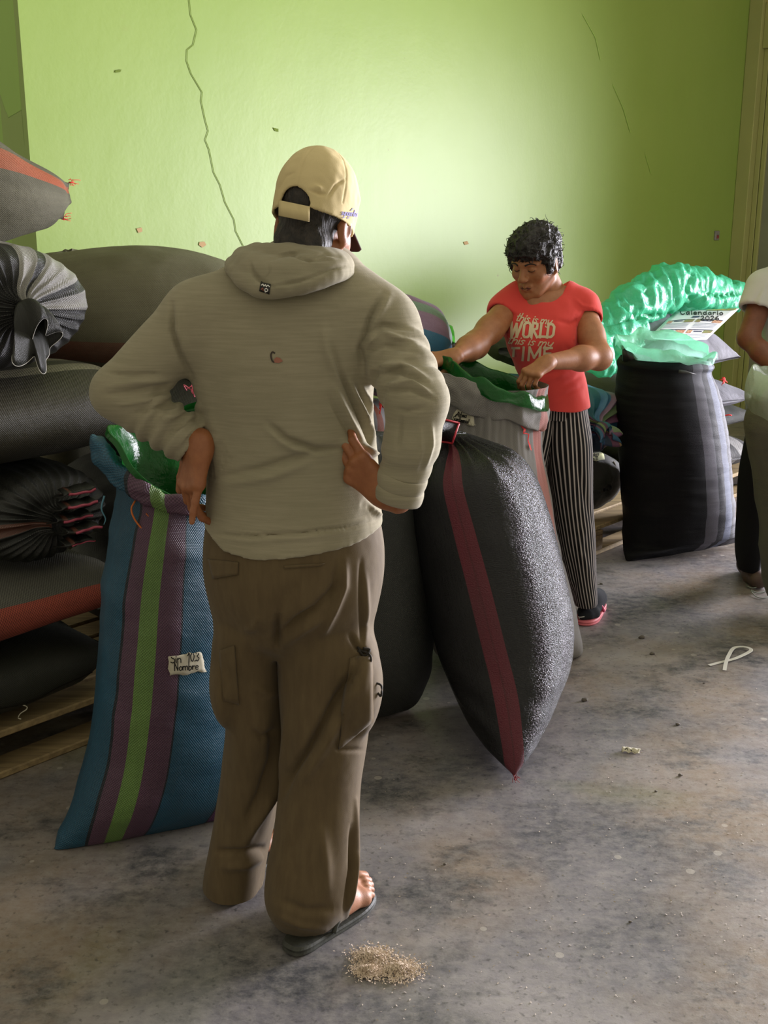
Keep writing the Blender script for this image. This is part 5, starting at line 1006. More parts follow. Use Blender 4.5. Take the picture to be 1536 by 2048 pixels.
# flat cuff ends
def cuffcut(Fd, w_, f_, th=.008):
    X, Y, Z = Fd.grid(); al = (X - w_[0])*f_[0] + (Y - w_[1])*f_[1] + (Z - w_[2])*f_[2]; rad = np.sqrt(np.maximum((X - w_[0])**2 + (Y - w_[1])**2 + (Z - w_[2])**2 - al**2, 0))
    loc = (rad < .068) & (al > -.05) & (al < .075); D = Fd.D; Fd.D = np.where(loc & (X*0 + Y*0 + Z*0 == 0), np.maximum(D, np.maximum(al, np.where(al > -.045, -(D + th), -9))), D).astype(np.float32)
keepD = Fd.D.copy(); T0 = Field((-.64, 1.90, .78), (.19, 2.44, 1.53), .0042); T0.add(zloft(tor), .02); torD = T0.D
cuffcut(Fd, wL, fL); cuffcut(Fd, wR, fR); Fd.D = np.minimum(Fd.D, np.where(torD < .0, np.maximum(torD, keepD), 9)).astype(np.float32)
hz = lambda X, Y, Z: Z - np.interp(X, ubx, ubz) - .04 + 0*Y
Fd.D = np.maximum(Fd.D, np.where(hz(*Fd.grid()) < 0, -(torD + .009), -9.)).astype(np.float32)
V, Q = Fd.mesh(2); N = normals(V, Q)
q = V*np.array([7., 7., 6.]); V = V + N*(.0035*vnoise(q) + .0016*vnoise(q*2.6 + 3))[:, None]
# fabric bunching along the sleeves
def bunch(V, a, b, n, amp, r, ph=0., skew=0.6):
    N = normals(V, Q); f = unit(b - a); L = np.linalg.norm(b - a); d = V - a; al = d @ f; rad = np.linalg.norm(d - al[:, None]*f, axis=1); e1 = unit(np.cross(f, (0, 1, .2))); e2 = np.cross(f, e1); th = np.arctan2(d @ e1, d @ e2)
    m = np.clip((r - rad)/.015, 0, 1)*np.clip(al/.03, 0, 1)*np.clip((L - al)/.03, 0, 1); s_ = np.sin(al/L*n*6.283 + skew*np.sin(th + ph)*2 + 1.6*vnoise(V*11)); return V + N*(amp*m*(np.abs(s_)**.7*np.sign(s_)))[:, None]
V = bunch(V, eL + (wL - eL)*.25, wL, 4.0, .0048, .085, 1.0, .9); V = bunch(V, sR + (eR - sR)*.2, eR, 3.5, .0032, .09, .5, 1.2); V = bunch(V, mR, wR - fR*.03, 1.5, .002, .075)
hoodfold = [
 ([(536, 846), (574, 880), (632, 899), (692, 898)], 6, -.010), ([(536, 862), (590, 898), (650, 912)], 8, .005), ([(430, 955), (520, 938), (590, 915), (645, 902)], 7, -.006), ([(440, 970), (540, 955), (620, 925)], 9, .005), ([(690, 905), (712, 935), (740, 990), (752, 1012)], 6, -.010), ([(688, 884), (715, 890), (742, 905), (756, 908)], 7, .016),
 ([(647, 648), (652, 700), (680, 770)], 9, .005), ([(662, 690), (680, 745), (705, 800)], 6, -.005), ([(685, 750), (720, 830), (752, 910)], 5, -.009), ([(700, 765), (728, 830), (754, 885)], 5, .009), ([(715, 770), (740, 830), (756, 860)], 4, -.007), ([(725, 775), (748, 830)], 4, .007), ([(668, 770), (700, 840), (735, 905)], 6, .007), ([(655, 790), (690, 850), (720, 900)], 5, -.005), ([(735, 840), (740, 880), (742, 910)], 4, -.006),
 ([(343, 606), (345, 663), (362, 711), (386, 760)], 5, -.009), ([(356, 600), (358, 660), (376, 715)], 7, .005), ([(767, 586), (740, 636), (720, 697), (726, 742)], 5, -.010), ([(780, 590), (752, 645), (735, 700)], 7, .006),
 ([(735, 668), (765, 649), (832, 660)], 5, -.006), ([(735, 690), (770, 668), (842, 690)], 6, .006), ([(730, 705), (770, 690), (840, 705)], 5, -.005), ([(740, 738), (801, 727), (858, 760)], 6, .006), ([(745, 752), (800, 742), (850, 770)], 5, -.006), ([(767, 772), (825, 762), (862, 790)], 5, .006), ([(770, 785), (820, 778), (868, 800)], 4, -.006), ([(790, 818), (815, 822), (850, 815)], 4, -.004),
 ([(803, 835), (800, 870), (795, 900)], 4, -.004), ([(840, 850), (843, 900), (830, 945)], 5, .004), ([(862, 850), (862, 890), (850, 935)], 5, .005),
 ([(213, 746), (265, 750), (322, 748)], 3.5, -.005), ([(205, 790), (270, 782), (335, 770)], 5, -.006), ([(215, 772), (280, 764), (345, 760)], 5, .004), ([(235, 810), (300, 800), (352, 790)], 5, .005), ([(262, 828), (320, 815), (366, 808)], 5, -.005), ([(300, 850), (345, 832), (382, 820)], 5, .005), ([(335, 870), (360, 850), (392, 840)], 4, -.006), ([(350, 900), (372, 870), (398, 850)], 5, .005),
 ([(406, 1066), (500, 1072), (594, 1067), (700, 1054), (765, 1038)], 2.6, -.005), ([(404, 1075), (500, 1082), (600, 1076), (700, 1064), (768, 1048)], 6, .0022), ([(740, 1010), (752, 1025), (765, 1032)], 5, .007), ([(420, 820), (430, 880), (428, 940)], 10, .004), ([(480, 700), (470, 800), (480, 880)], 22, .003)]
V = folds(V, Q, [(a, b, c*1.45) for a, b, c in hoodfold])
hoodie = mk('hoodie', V, Q, M_HOOD, mroot); th_ = bvh(hoodie)
# turned-up cuff bands
def band(w_, f_, r0, l0, l1, name, amp=.003):
    e1 = unit(np.cross(f_, (0, 1, .3))); e2 = np.cross(f_, e1); K = [(w_ + f_*(l0 + .004), e1*(r0 - .004), e2*(r0 - .004)), (w_ + f_*l0, e1*r0, e2*r0), (w_ + f_*(l0*.6 + l1*.4), e1*(r0 + .003), e2*(r0 + .003)), (w_ + f_*l1, e1*r0, e2*r0), (w_ + f_*(l1 + .003), e1*(r0 - .006), e2*(r0 - .006)), (w_ + f_*(l1 - .02), e1*(r0 - .010), e2*(r0 - .010))]
    V, Fc, UV = loft(K, 80, 4, (0, 0)); V = V + np.stack([vnoise(V*24), vnoise(V*24 + 5), vnoise(V*24 + 9)], 1)*amp; return mk(name, V, Fc, M_HOOD, hoodie)
band(wR, fR, .0500, -.050, -.022, 'cuff'); band(wR, fR, .0490, -.024, .004, 'cuff')
# hood lying on the shoulders
Fh = Field((-.36, 1.92, 1.33), (.02, 2.42, 1.58), .0036)
def arc(pts, r, k=.012):
    q = [P(*p) for p in pts]; T = np.linspace(0, len(q)-1, (len(q)-1)*4 + 1); C = np.stack([cat(np.arange(len(q)), [a[j] for a in q], T) for j in range(3)], 1); R_ = np.interp(T, np.arange(len(q)), r if hasattr(r, '__len__') else [r]*len(q))
    for i in range(len(C)-1): Fh.add(rc(C[i], C[i+1], R_[i], R_[i+1]), k)
arc([(500, 548, 2.33), (470, 530, 2.24), (474, 540, 2.15), (500, 566, 2.095), (545, 578, 2.07), (610, 566, 2.07), (668, 548, 2.10), (694, 540, 2.17), (690, 540, 2.26)], [.015, .018, .018, .018, .017, .018, .018, .016, .014], .006)
arc([(505, 535, 2.28), (492, 520, 2.2), (505, 535, 2.135), (545, 553, 2.10), (605, 548, 2.095), (660, 535, 2.12), (686, 528, 2.18)], [.02, .026, .030, .034, .034, .03, .022], .008)
arc([(515, 520, 2.27), (506, 508, 2.2), (528, 510, 2.145), (580, 510, 2.12), (640, 514, 2.125), (676, 520, 2.165), (684, 524, 2.22)], [.016, .018, .02, .021, .02, .018, .016], .007)
Fh.add(rc(P(600, 560, 2.2), P(600, 520, 2.2), .085, .06), .02); Fh.sub(rc(P(615, 500, 2.21), P(630, 440, 2.215), .052, .06), .008)
V, Q2 = Fh.mesh(2); N = normals(V, Q2); V = V + N*(.0022*vnoise(V*22) + .002*vnoise(V*46))[:, None]
V = folds(V, Q2, [([(500, 525), (505, 545), (520, 560), (545, 572)], 4, -.008), ([(530, 522), (580, 508), (620, 520), (690, 518)], 3.5, -.007), ([(540, 516), (600, 500), (660, 512)], 5, .004), ([(610, 522), (650, 508), (686, 514)], 3, -.005), ([(536, 525), (538, 545), (530, 560)], 2.5, -.003), ([(545, 572), (600, 562), (660, 540), (695, 530)], 3.5, -.008), ([(605, 560), (645, 545), (690, 536)], 4, .004)])
hood = mk('hood', V, Q2, M_HOOD, hoodie); thd = bvh(hood)
M_TAGB = plain('black_label', '#1c1715', .6); tg = patch('neck_tag', [(522, 564), (542, 568), (539, 588), (519, 582)], 4, 4, thd, .001, .0012, M_TAGB, hoodie)
tgb = bvh(tg); ink('tag_writing', [[(523, 571), (526, 569), (528, 573), (531, 570), (533, 574), (536, 571), (539, 574)], [(531, 584), (530, 579), (533, 577), (536, 580), (533, 583), (530, 581)]], 1.7, tgb, .0012, M_WHITE, tg)
ink('tag_mark', [[(523, 579), (526, 576), (527, 581)]], 1.6, tgb, .0012, plain('tag_red', '#8a4a3a', .6), tg)
# small bird badge stitched on the back
ink('bird_neck', [[(549, 706), (545, 704), (542, 710), (544, 720), (548, 724), (554, 721)]], 3.2, th_, .0012, plain('dark_badge_thread', '#3a3028', .7), hoodie)
blob('bird_body', [(548, 719), (553, 714), (560, 716), (566, 722), (558, 726), (549, 725)], th_, .0016, plain('pink_badge_thread', '#9a6350', .7), hoodie)
# --- body: arms, legs, trunk under the clothes; head; hands; feet
Fb = Field((-.62, 1.95, .10), (.17, 2.40, 1.47), .010)
for q in ((P(588, 600, YM), P(590, 820, YM), .095, .09), (P(590, 820, YM), P(590, 1120, YM), .09, .10), (P(520, 600, YM), P(640, 600, YM), .07, .07), (sL, eL, .046, .038), (eL, wL, .038, .030), (sR, eR, .046, .038), (eR, wR, .038, .030), (P(500, 1180, 2.22), P(508, 1450, 2.26), .07, .05), (P(508, 1450, 2.26), P(470, 1740, 2.31), .05, .036), (P(650, 1180, 2.2), P(645, 1480, 2.19), .075, .052), (P(645, 1480, 2.20), P(630, 1780, 2.225), .050, .034), (P(500, 1170, YM), P(660, 1170, YM), .08, .08)): Fb.add(rc(*q), .03)
parts = [Fb.mesh(1)]
Hc = P(634, 418, 2.215); hf, hr, hu = frame((math.sin(.33)*.93, math.cos(.33)*.93, -.34), roll=-.07); hs = .92; Hd = Hc - hu*.028
Fd = Field(Hc - .17, Hc + np.array([.16, .17, .15]), .003); head_prims(Fd, Hd, hf, hr, hu, hs, neck=P(605, 545, 2.2)); parts.append(Fd.mesh(1))
hl = hand_prims(P(401, 884, 2.135), (-.24, -.08, -1), (-.78, -.62, 0), 1, 1.02, ((.5, .6, .4), (.45, .6, .4), (.3, .5, .4), (-.12, .05, .1)), ((.8, .6, .1), (.95, .3, .1), (1, .1, .1)), fore=wL - fL*.02)
parts.append(hand_mesh(hl))
hr_ = hand_prims(P(776, 992, 2.088), (-.72, .05, .66), (-.30, -.93, -.2), 1, .98, ((.5, .5, .3), (.5, .5, .3), (.5, .5, .3), (.5, .5, .3)), ((.55, .85, .0), (.35, 1, .25), (.2, 1, .5)), fore=wR + np.array([0, 0, -.004]), spread=.01)
parts.append(hand_mesh(hr_))
hR, tR = PZ(584, 1906, 0), PZ(756, 1778, 0); dR = unit(tR - hR); dR[2] = 0
hL, dL = PZ(456, 1808, 0), unit((.22, .9, 0))
V, Q = join(*parts); body = mk('body', V, Q, M_SKINM, mroot)
for hh, dd, sg, zz, L in ((hR, dR, 1, .020, .285), (hL, dL, -1, .020, .27)):
    V, Q = foot_mesh(hh + dd*.036, dd, L*.93, sg, True, .003, hh + dd*(.065 if hh is hR else .075) + ZV*.13, zz); ft = mk('foot', V, Q, M_FOOTM, mroot)
    so, fq = sole('flip_flop', hh, dd, L, sg, M_RUB, mroot, .018)
    for b in (1, -1): V, Fc = tube([fq(.085, b*.040, .018), fq(.12, b*.034, .052), fq(.165, .012 + b*.018, .056), fq(.205, .020, .034), fq(.207, .021, .02)], .0055, 8); mk('strap', V, Fc, M_RUB, so)
# hair
Fd = Field(Hc - .15, Hc + .14, .0034); A = np.array([hr, hf, hu]); pp_ = lambda a, b, c: Hd + (hr*a + hf*b + hu*c)*hs
Fd.add(el(pp_(0, -.012, .030), (.0755*hs, .0950*hs, .084*hs), A), .004); Fd.add(el(pp_(0, -.036, -.048), (.062*hs, .044*hs, .05*hs), A), .015); Fd.add(el(pp_(0, -.050, -.070), (.050, .030, .042), A), .02)
Fd.cut(lambda X, Y, Z: -(((X - Hd[0])*hf[0] + (Y - Hd[1])*hf[1] + (Z - Hd[2])*hf[2])*-1 + .03 + .6*np.maximum((X - Hd[0])*hu[0] + (Y - Hd[1])*hu[1] + (Z - Hd[2])*hu[2] + .03, 0)))
V, Q = Fd.mesh(1); N = normals(V, Q); V = V + N*(.0018*vnoise(V*np.array([120, 120, 60])) + .0014*vnoise(V*55))[:, None]; hair = mk('hair', V, Q, M_HAIRM, mroot)
# cap
capc = Hc + hf*-.006 + hu*.019; Fd = Field(capc - .14, capc + .14, .0026); R_ = np.array((.0785, .0995, .0965))

def capshell(X, Y, Z):
    x, y, z = X - capc[0], Y - capc[1], Z - capc[2]; q = [(x*A[i, 0] + y*A[i, 1] + z*A[i, 2]) for i in range(3)]; q[2] = np.where(q[2] < 0, q[2]*.35, q[2])
    k0 = np.sqrt(sum((q[i]/R_[i])**2 for i in range(3))); k1 = np.sqrt(sum((q[i]/R_[i]**2)**2 for i in range(3))); return k0*(k0 - 1)/np.maximum(k1, 1e-6)
Fd.add((capc - .13, capc + .13, capshell), .005); Fd.D = np.maximum(Fd.D, -(Fd.D + .006)).astype(np.float32)
X, Y, Z = Fd.grid(); cu = (X - capc[0])*hu[0] + (Y - capc[1])*hu[1] + (Z - capc[2])*hu[2]; cf = (X - capc[0])*hf[0] + (Y - capc[1])*hf[1] + (Z - capc[2])*hf[2]
Fd.D = np.maximum(Fd.D, -(cu + .050 + 0*cf)).astype(np.float32)
oc = P(588, 409, 2.125); Fd.sub(el(oc, (.031, .07, .031), A), .004); zcut = None
V, Q = Fd.mesh(2); N = normals(V, Q); rel = V - capc; az = np.arctan2(rel @ hr, rel @ hf); el_ = (rel @ hu)
V = V - N*(.0016*np.exp(-((np.abs(((az/(np.pi/3) + .5) % 1) - .5)*(np.pi/3)*.085)/.0022)**2)*(el_ > -.02))[:, None] + N*(.002*vnoise(V*26) + .0012*vnoise(V*60))[:, None]
V = folds(V, Q, [([(618, 380), (640, 388), (652, 388)], 3, -.004), ([(628, 372), (645, 378)], 4, .004), ([(655, 395), (672, 370), (690, 358)], 2.5, -.004), ([(556, 380), (572, 352), (590, 345)], 3, -.002)])
cap = mk('cap', V, Q, M_CAPC, mroot); tcap = bvh(cap)
V = []; n = 10
for j in range(n+1):
    for i in range(2):
        u = j/n; pt = (P(557, 400, 2.1)*(1-u) + P(620, 413, 2.1)*u, P(557, 431, 2.1)*(1-u) + P(619, 443, 2.1)*u)[i]; rel = pt - capc
        r0 = ray(*proj(pt[None])[0]); lo_, hi_ = 1.7, (pt[1] + .03)/r0[1]
        fq_ = lambda t_: float(capshell(*(np.array([[[c_]]]) for c_ in CAMP + r0*t_))[0, 0, 0]) - .003
        for t_ in np.linspace(1.7, 2.4, 281):
            if fq_(t_) < 0: break
        V.append(CAMP + r0*t_)
V = np.array(V); Q = np.array([[2*j, 2*j+1, 2*j+3, 2*j+2] for j in range(n)]); st_ = mk('cap_strap', V, Q, M_CAPC, cap); st_.modifiers.new('t', 'SOLIDIFY').thickness = .004
nx, ny = 24, 8; V = []
for j in range(ny+1):
    for i in range(nx+1):
        a = (i/nx - .5)*2.1; t = j/ny; l = .072*math.cos(a*.72)**.6; rr = R_[:2]*.93; x, y = rr[0]*math.sin(a), rr[1]*math.cos(a); V.append(capc + hr*(x*(1 + .05*t)) + hf*(y + l*t) + hu*(-.034 - .012*t - .45*x*x/.09*(.3 + t)*.55))
V = np.array(V); Q = np.array([[j*(nx+1)+i, j*(nx+1)+i+1, (j+1)*(nx+1)+i+1, (j+1)*(nx+1)+i] for j in range(ny) for i in range(nx)]); bm_ = mk('brim', V, Q, M_BRIM, cap); bm_.modifiers.new('t', 'SOLIDIFY').thickness = .004
M_PURP = plain('violet_embroidery', '#4a3f86', .7); ink('lettering', strokes('syngenta', 682, 430, 13, .10, .0, .62), 1.5, tcap, .0012, M_PURP, cap); ink('leaf_mark', [[(701, 421), (705, 417)]], 2.2, tcap, .0012, plain('green_embroidery', '#5a5f70', .7), cap)
# ------------------------------------------------------------------ the woman at the grey sack
YW = 4.12
M_CORAL = cloth('coral_jersey', '#dd4b45', .85, None, None, 700, .2, (12, .25, .01), .15, .15); M_SKINW = skin('brown_skin', '#9d6643', '#aa744e'); M_HAIRW = plain('black_curly_hair', '#15110f', .45, .5, (120, '#241d1a'), ((160, 160, 160), .8, .006))
M_PRINT = plain('cream_print', '#d8c6a4', .7, .2); M_SOCK = cloth('charcoal_sock', '#232529', .9, None, None, 900, .3); M_PINK = plain('pink_rubber', '#d96f78', .5, .4); M_PINK2 = plain('pink_strap_rubber', '#c04a68', .45, .4)
wroot = empty('person', (P(1130, 1000, YW)[0], YW, 0), 'person with short black curly hair in coral printed top and striped trousers, at open sack', 'person')
def pinstripe():
    m, nt, b, out = nodes('black_white_pinstripe'); tc = nt.nodes.new('ShaderNodeTexCoord'); sp = nt.nodes.new('ShaderNodeSeparateXYZ'); nt.links.new(tc.outputs['UV'], sp.inputs[0])
    s_ = mth(nt, 'SINE', mth(nt, 'MULTIPLY', sp.outputs[0], 44*6.2832)); nt.links.new(ramp(nt, mth(nt, 'MULTIPLY', mth(nt, 'ADD', s_, 1.0), .5), [(0, lin('#191718')), (.66, lin('#191718')), (.80, lin('#a79d98')), (1, lin('#b7ada8'))]), b.inputs['Base Color']); b.inputs['Roughness'].default_value = .8; b.inputs['Specular IOR Level'].default_value = .2; return m
M_PIN = pinstripe()
lR = pxloft([(800, 1086, 1170, YW, .112), (840, 1083, 1176, YW, .125), (870, 1082, 1180, YW, .132), (930, 1088, 1182, YW, .125), (1000, 1098, 1183, YW, .11), (1060, 1108, 1188, YW, .10), (1120, 1122, 1191, YW-.01, .09), (1170, 1136, 1193, YW-.01, .082), (1206, 1147, 1195, YW-.01, .075)])
lL = pxloft([(800, 1062, 1112, YW, .10), (850, 1045, 1110, YW, .12), (930, 1030, 1098, YW, .11), (1060, 1030, 1090, YW-.02, .10), (1206, 1035, 1082, YW-.05, .075)])
legs = []
for nm, k, cx in (('trouser_leg', lR, 0), ('trouser_leg', lL, 0)):
    A = np.array(sorted(k)); Fd = Field((A[:, 1]-A[:, 3]).min() - .03, 0, .005) if False else Field(((A[:, 1]-A[:, 3]).min() - .03, YW - .20, A[0, 0] - .02), ((A[:, 1]+A[:, 3]).max() + .03, YW + .18, A[-1, 0] + .03), .005); Fd.add(zloft(k, 0), .01); Z0 = A[0, 0]; hollow(Fd, None, .010, lambda X, Y, Z: Z - (Z0 + .03) + X*0 + Y*0)
    V, Q = Fd.mesh(2); c0, c1 = cat(A[:, 0], A[:, 1], V[:, 2]), cat(A[:, 0], A[:, 2], V[:, 2]); u = (np.arctan2(V[:, 1] - c1, V[:, 0] - c0)/(2*np.pi)) % 1; N = normals(V, Q)
    V = V + N*(.006*vnoise(np.stack([V[:, 0]*14, V[:, 1]*14, V[:, 2]*3], 1)) + .004*np.clip((.4 - V[:, 2])/.3, 0, 1)*vnoise(V*16))[:, None]
    if k is lR: V = folds(V, Q, [([(1150, 830), (1155, 930), (1180, 1040)], 6, -.008), ([(1110, 850), (1108, 950), (1125, 1060)], 8, .006), ([(1170, 1050), (1160, 1100), (1180, 1150)], 6, .008), ([(1140, 1100), (1150, 1160), (1145, 1200)], 6, -.006)])
    legs.append((V, Q, np.stack([u, V[:, 2]], 1)))
Fd = Field((P(1040, 800, YW)[0] - .03, YW - .2, P(1100, 870, YW)[2]), (P(1190, 800, YW)[0] + .02, YW + .18, P(1100, 790, YW)[2]), .005); Fd.add(zloft(pxloft([(796, 1064, 1170, YW, .115), (815, 1062, 1171, YW, .118), (832, 1060, 1172, YW, .122)])), .0); V, Q = Fd.mesh(1); legs.append((V, Q, np.stack([(np.arctan2(V[:, 1] - YW, V[:, 0] - P(1116, 830, YW)[0])/(2*np.pi)*1.6) % 1, V[:, 2]], 1)))
V, Q = join(*[(a, b) for a, b, c in legs]); tro = mk('trousers', V, Q, M_PIN, wroot, uv=np.concatenate([c for a, b, c in legs]))
# top
tt = pxloft([(572, 1056, 1128, YW+.02, .065), (590, 1026, 1160, YW+.01, .085), (612, 1010, 1176, YW, .105), (650, 1008, 1166, YW-.01, .125), (690, 1014, 1160, YW-.01, .13), (730, 1030, 1166, YW, .128), (775, 1046, 1174, YW, .133), (822, 1054, 1181, YW, .138), (850, 1056, 1183, YW, .14)])
shR, elR, wrR = P(1166, 626, YW), P(1197, 713, YW-.16), P(1096, 724, YW-.33)
shL, elL, wrL = P(1012, 626, YW-.02), P(950, 690, YW-.20), P(912, 712, YW-.34)
Fd = Field((.36, 3.86, .72), (.87, 4.34, 1.34), .0042); Fd.add(zloft(tt), .01); Fd.add(el(P(1050, 672, YW-.075), (.070, .065, .065)), .03); Fd.add(el(P(1112, 676, YW-.075), (.070, .065, .065)), .03)
Fd.add(rc(P(1130, 592, YW+.01), P(1170, 618, YW), .062, .062), .03); Fd.add(rc(P(1162, 614, YW), P(1174, 640, YW-.02), .060, .056), .03); Fd.add(rc(P(1040, 594, YW), P(1012, 622, YW-.01), .062, .062), .03); Fd.add(rc(P(1014, 615, YW), P(1003, 640, YW-.03), .06, .056), .03)
# hem, arm holes, scooped neck
zh = P(1120, 822, YW-.1)[2]; Fd.cut(lambda X, Y, Z: (zh - .004*np.sin(X*30) - Z) + 0*Y)
aR = unit(elR - shR); cR = shR + aR*.045; aL = unit(elL - shL); cLm = shL + aL*.030
def armcut(c, a):
    X, Y, Z = Fd.grid(); al = (X - c[0])*a[0] + (Y - c[1])*a[1] + (Z - c[2])*a[2]; rad = np.sqrt(np.maximum((X - c[0])**2 + (Y - c[1])**2 + (Z - c[2])**2 - al**2, 0)); return al, rad
keep = Field((.36, 3.86, .72), (.87, 4.34, 1.34), .0042); keep.add(zloft(tt), .01); keep.add(el(P(1050, 672, YW-.075), (.070, .065, .065)), .03); keep.add(el(P(1112, 676, YW-.075), (.070, .065, .065)), .03); kD = keep.D
for c, a in ((cR, aR), (cLm, aL)):
    al, rad = armcut(c, a); loc = (rad < .085) & (al < .10); D0 = Fd.D.copy(); Fd.D = np.where(loc, np.maximum(Fd.D, np.maximum(al, np.where(al > -.03, -(Fd.D + .008), -9))), Fd.D).astype(np.float32); Fd.D = np.minimum(Fd.D, np.where(kD < 0, np.maximum(kD, D0), 9)).astype(np.float32)
nk = P(1092, 578, YW-.085); Fd.sub(rc(P(1101, 560, YW+.02), P(1093, 579, YW-.13), .066, .050), .004)
V, Q = Fd.mesh(2); N = normals(V, Q); V = V + N*(.005*vnoise(V*9) + .0026*vnoise(V*24))[:, None]
V = folds(V, Q, [([(1060, 740), (1090, 748), (1120, 742)], 4, -.006), ([(1172, 770), (1140, 785), (1110, 800)], 4, -.005), ([(1110, 640), (1140, 648), (1158, 640)], 5, -.005), ([(1160, 640), (1158, 680), (1166, 715)], 5, -.008), ([(1012, 650), (1018, 690), (1032, 720)], 4, -.005), ([(1140, 745), (1110, 755), (1090, 770)], 5, .005), ([(1170, 745), (1150, 760), (1120, 775)], 5, -.005), ([(1130, 690), (1145, 710), (1165, 720)], 5, -.005), ([(1080, 700), (1100, 712), (1130, 716)], 6, -.005), ([(1150, 598), (1165, 612), (1192, 616)], 4, .004)])
top = mk('printed_top', V, Q, M_CORAL, wroot); tw2 = bvh(top)
ink('print_line', strokes('this is my', 1031, 642, 16, .10, .35, 1.08), 2.2, tw2, .0022, M_PRINT, top)
ink('print_word', strokes('WORLD', 1019, 673, 28, .03, .10, .92), 5.0, tw2, .0022, M_PRINT, top, smooth=False)
ink('print_line', strokes('this is my', 1014, 686, 16.5, .08, .35, 1.32), 2.2, tw2, .0022, M_PRINT, top)
ink('print_word', strokes('TIME', 1016, 720, 26, .0, .06, 1.30), 4.6, tw2, .0022, M_PRINT, top, smooth=False)
# neckline and hem piping
def ring_on(fn, n, r, name, m, parent):
    pts = [fn(i/n*2*math.pi) for i in range(n + 1)]; V, Fc = tube(pts, r, 6, res=1); return mk(name, V, Fc, m, parent)
# body
parts = []
Fb = Field((.36, 3.80, .60), (.87, 4.34, 1.33), .006)
ins = [(z, cx, cy, rx - .014, ry - .014) for z, cx, cy, rx, ry in tt]; Fb.add(zloft(ins), .01); Fb.add(el(P(1085, 632, YW-.04), (.09, .06, .06)), .02); Fb.add(rc(P(1068, 600, YW-.055), P(1122, 598, YW-.03), .030, .032), .03); Fb.add(rc(P(1046, 598, YW), P(1136, 596, YW), .042, .042), .03); Fb.add(rc(P(1095, 800, YW), P(1135, 800, YW), .06), .03)
Fb.cut(lambda X, Y, Z: (zh + .02 - Z) + 0*X + 0*Y); parts.append(Fb.mesh(1))
Fl = Field((.40, 3.95, .05), (.87, 4.30, .75), .012); Fl.add(rc(P(1134, 870, YW), P(1150, 1010, YW), .05, .045), .03); Fl.add(rc(P(1150, 1010, YW), P(1172, 1200, YW), .045, .034), .03); Fl.add(rc(P(1070, 870, YW), P(1062, 1010, YW), .05, .045), .03); Fl.add(rc(P(1062, 1010, YW), P(1058, 1195, YW-.05), .045, .034), .03); parts.append(Fl.mesh(1))
for sh, e_, w_, lo in ((shR, elR, wrR, None), (shL, elL, wrL, None)):
    L = np.minimum(np.minimum(sh, e_), w_) - .07; Hh = np.maximum(np.maximum(sh, e_), w_) + .07; Fa = Field(L, Hh, .0045); Fa.add(rc(sh, sh + (e_ - sh)*.55, .051, .048), .02); Fa.add(rc(sh + (e_ - sh)*.5, e_, .048, .043), .02); Fa.add(rc(e_, e_ + (w_ - e_)*.35, .042, .041), .03); Fa.add(rc(e_ + (w_ - e_)*.35, w_, .041, .026), .03); Fa.add(rc(e_ + unit(e_ - w_)*.012 + np.array([0, 0, -.01]), e_, .030), .03); parts.append(Fa.mesh(1))
Hw = P(1070, 521, YW-.04); wf, wr, wu = frame((-.56, -.74, -.34), roll=.02); sc = 1.0
Fd = Field(Hw - .17, Hw + .17, .0027); head_prims(Fd, Hw, wf, wr, wu, sc, True, neck=P(1100, 590, YW)); 
V, Q = Fd.mesh(1); parts.append((V, Q))
hR_ = hand_prims(wrR, (-.62, -.42, -.35), (-.35, -.55, .75), 1, .95, ((.7, .9, .6), (.75, .95, .6), (.8, .95, .6), (.8, 1.0, .6)), ((.7, .6, .5), (.8, .1, .7), (.8, -.2, .6)), fore=wrR + unit(elR - wrR)*.06); parts.append(hand_mesh(hR_, .0026))
hL_ = hand_prims(wrL, (-.88, -.25, -.12), (-.05, -.45, .9), -1, .98, ((.55, .8, .5), (.6, .9, .6), (.65, .95, .6), (.7, .95, .6)), ((.7, .5, .4), (.9, .1, .5), (.9, 0, .5)), fore=wrL + unit(elL - wrL)*.06); parts.append(hand_mesh(hL_, .0026))
V, Q = join(*parts); mk('body', V, Q, M_SKINW, wroot)
wq = lambda a, b, c: Hw + (wr*a + wf*b + wu*c)*sc
# features: brows, closed lids' lash line, lips
M_BROW = plain('brow_hair', '#1d1511', .7); M_LIP = plain('lip_skin', '#7a3f34', .45)
thd2 = BVHTree.FromPolygons(V.tolist(), Q.tolist())
def on_head(a, c, off=.0008):
    o_ = wq(a, .20, c); h = thd2.ray_cast(Vector(o_), Vector(-wf)); return np.array(h[0]) + wf*off if h[0] else wq(a, .09, c)
for s_ in (-1, 1):
    V, Fc = tube([on_head(s_*.014, .0185), on_head(s_*.026, .0225), on_head(s_*.040, .0215), on_head(s_*.050, .015)], .0034, 6, .0018); mk('eyebrow', V, Fc, M_BROW, wroot)
    V, Fc = tube([on_head(s_*.0175, -.004), on_head(s_*.025, -.0068), on_head(s_*.034, -.0072), on_head(s_*.0435, -.004)], .0014, 6, .0012); mk('eyelashes', V, Fc, M_BROW, wroot)
V, Fc = tube([on_head(-.021, -.0695), on_head(-.010, -.0685), on_head(0, -.0697), on_head(.010, -.0685), on_head(.021, -.0695)], .0016, 6, .0012); mk('mouth_line', V, Fc, plain('mouth_line', '#3a1c16', .6), wroot)
for z_, r_ in ((-.0655, .0036), (-.0745, .0042)): V, Fc = tube([on_head(-.018, -.0695, -.0012), on_head(-.009, z_, -.0010), on_head(.009, z_, -.0010), on_head(.018, -.0695, -.0012)], r_*.7, 6, res=5, r2=r_*.7); mk('lip', V*1.0, Fc, M_LIP, wroot)
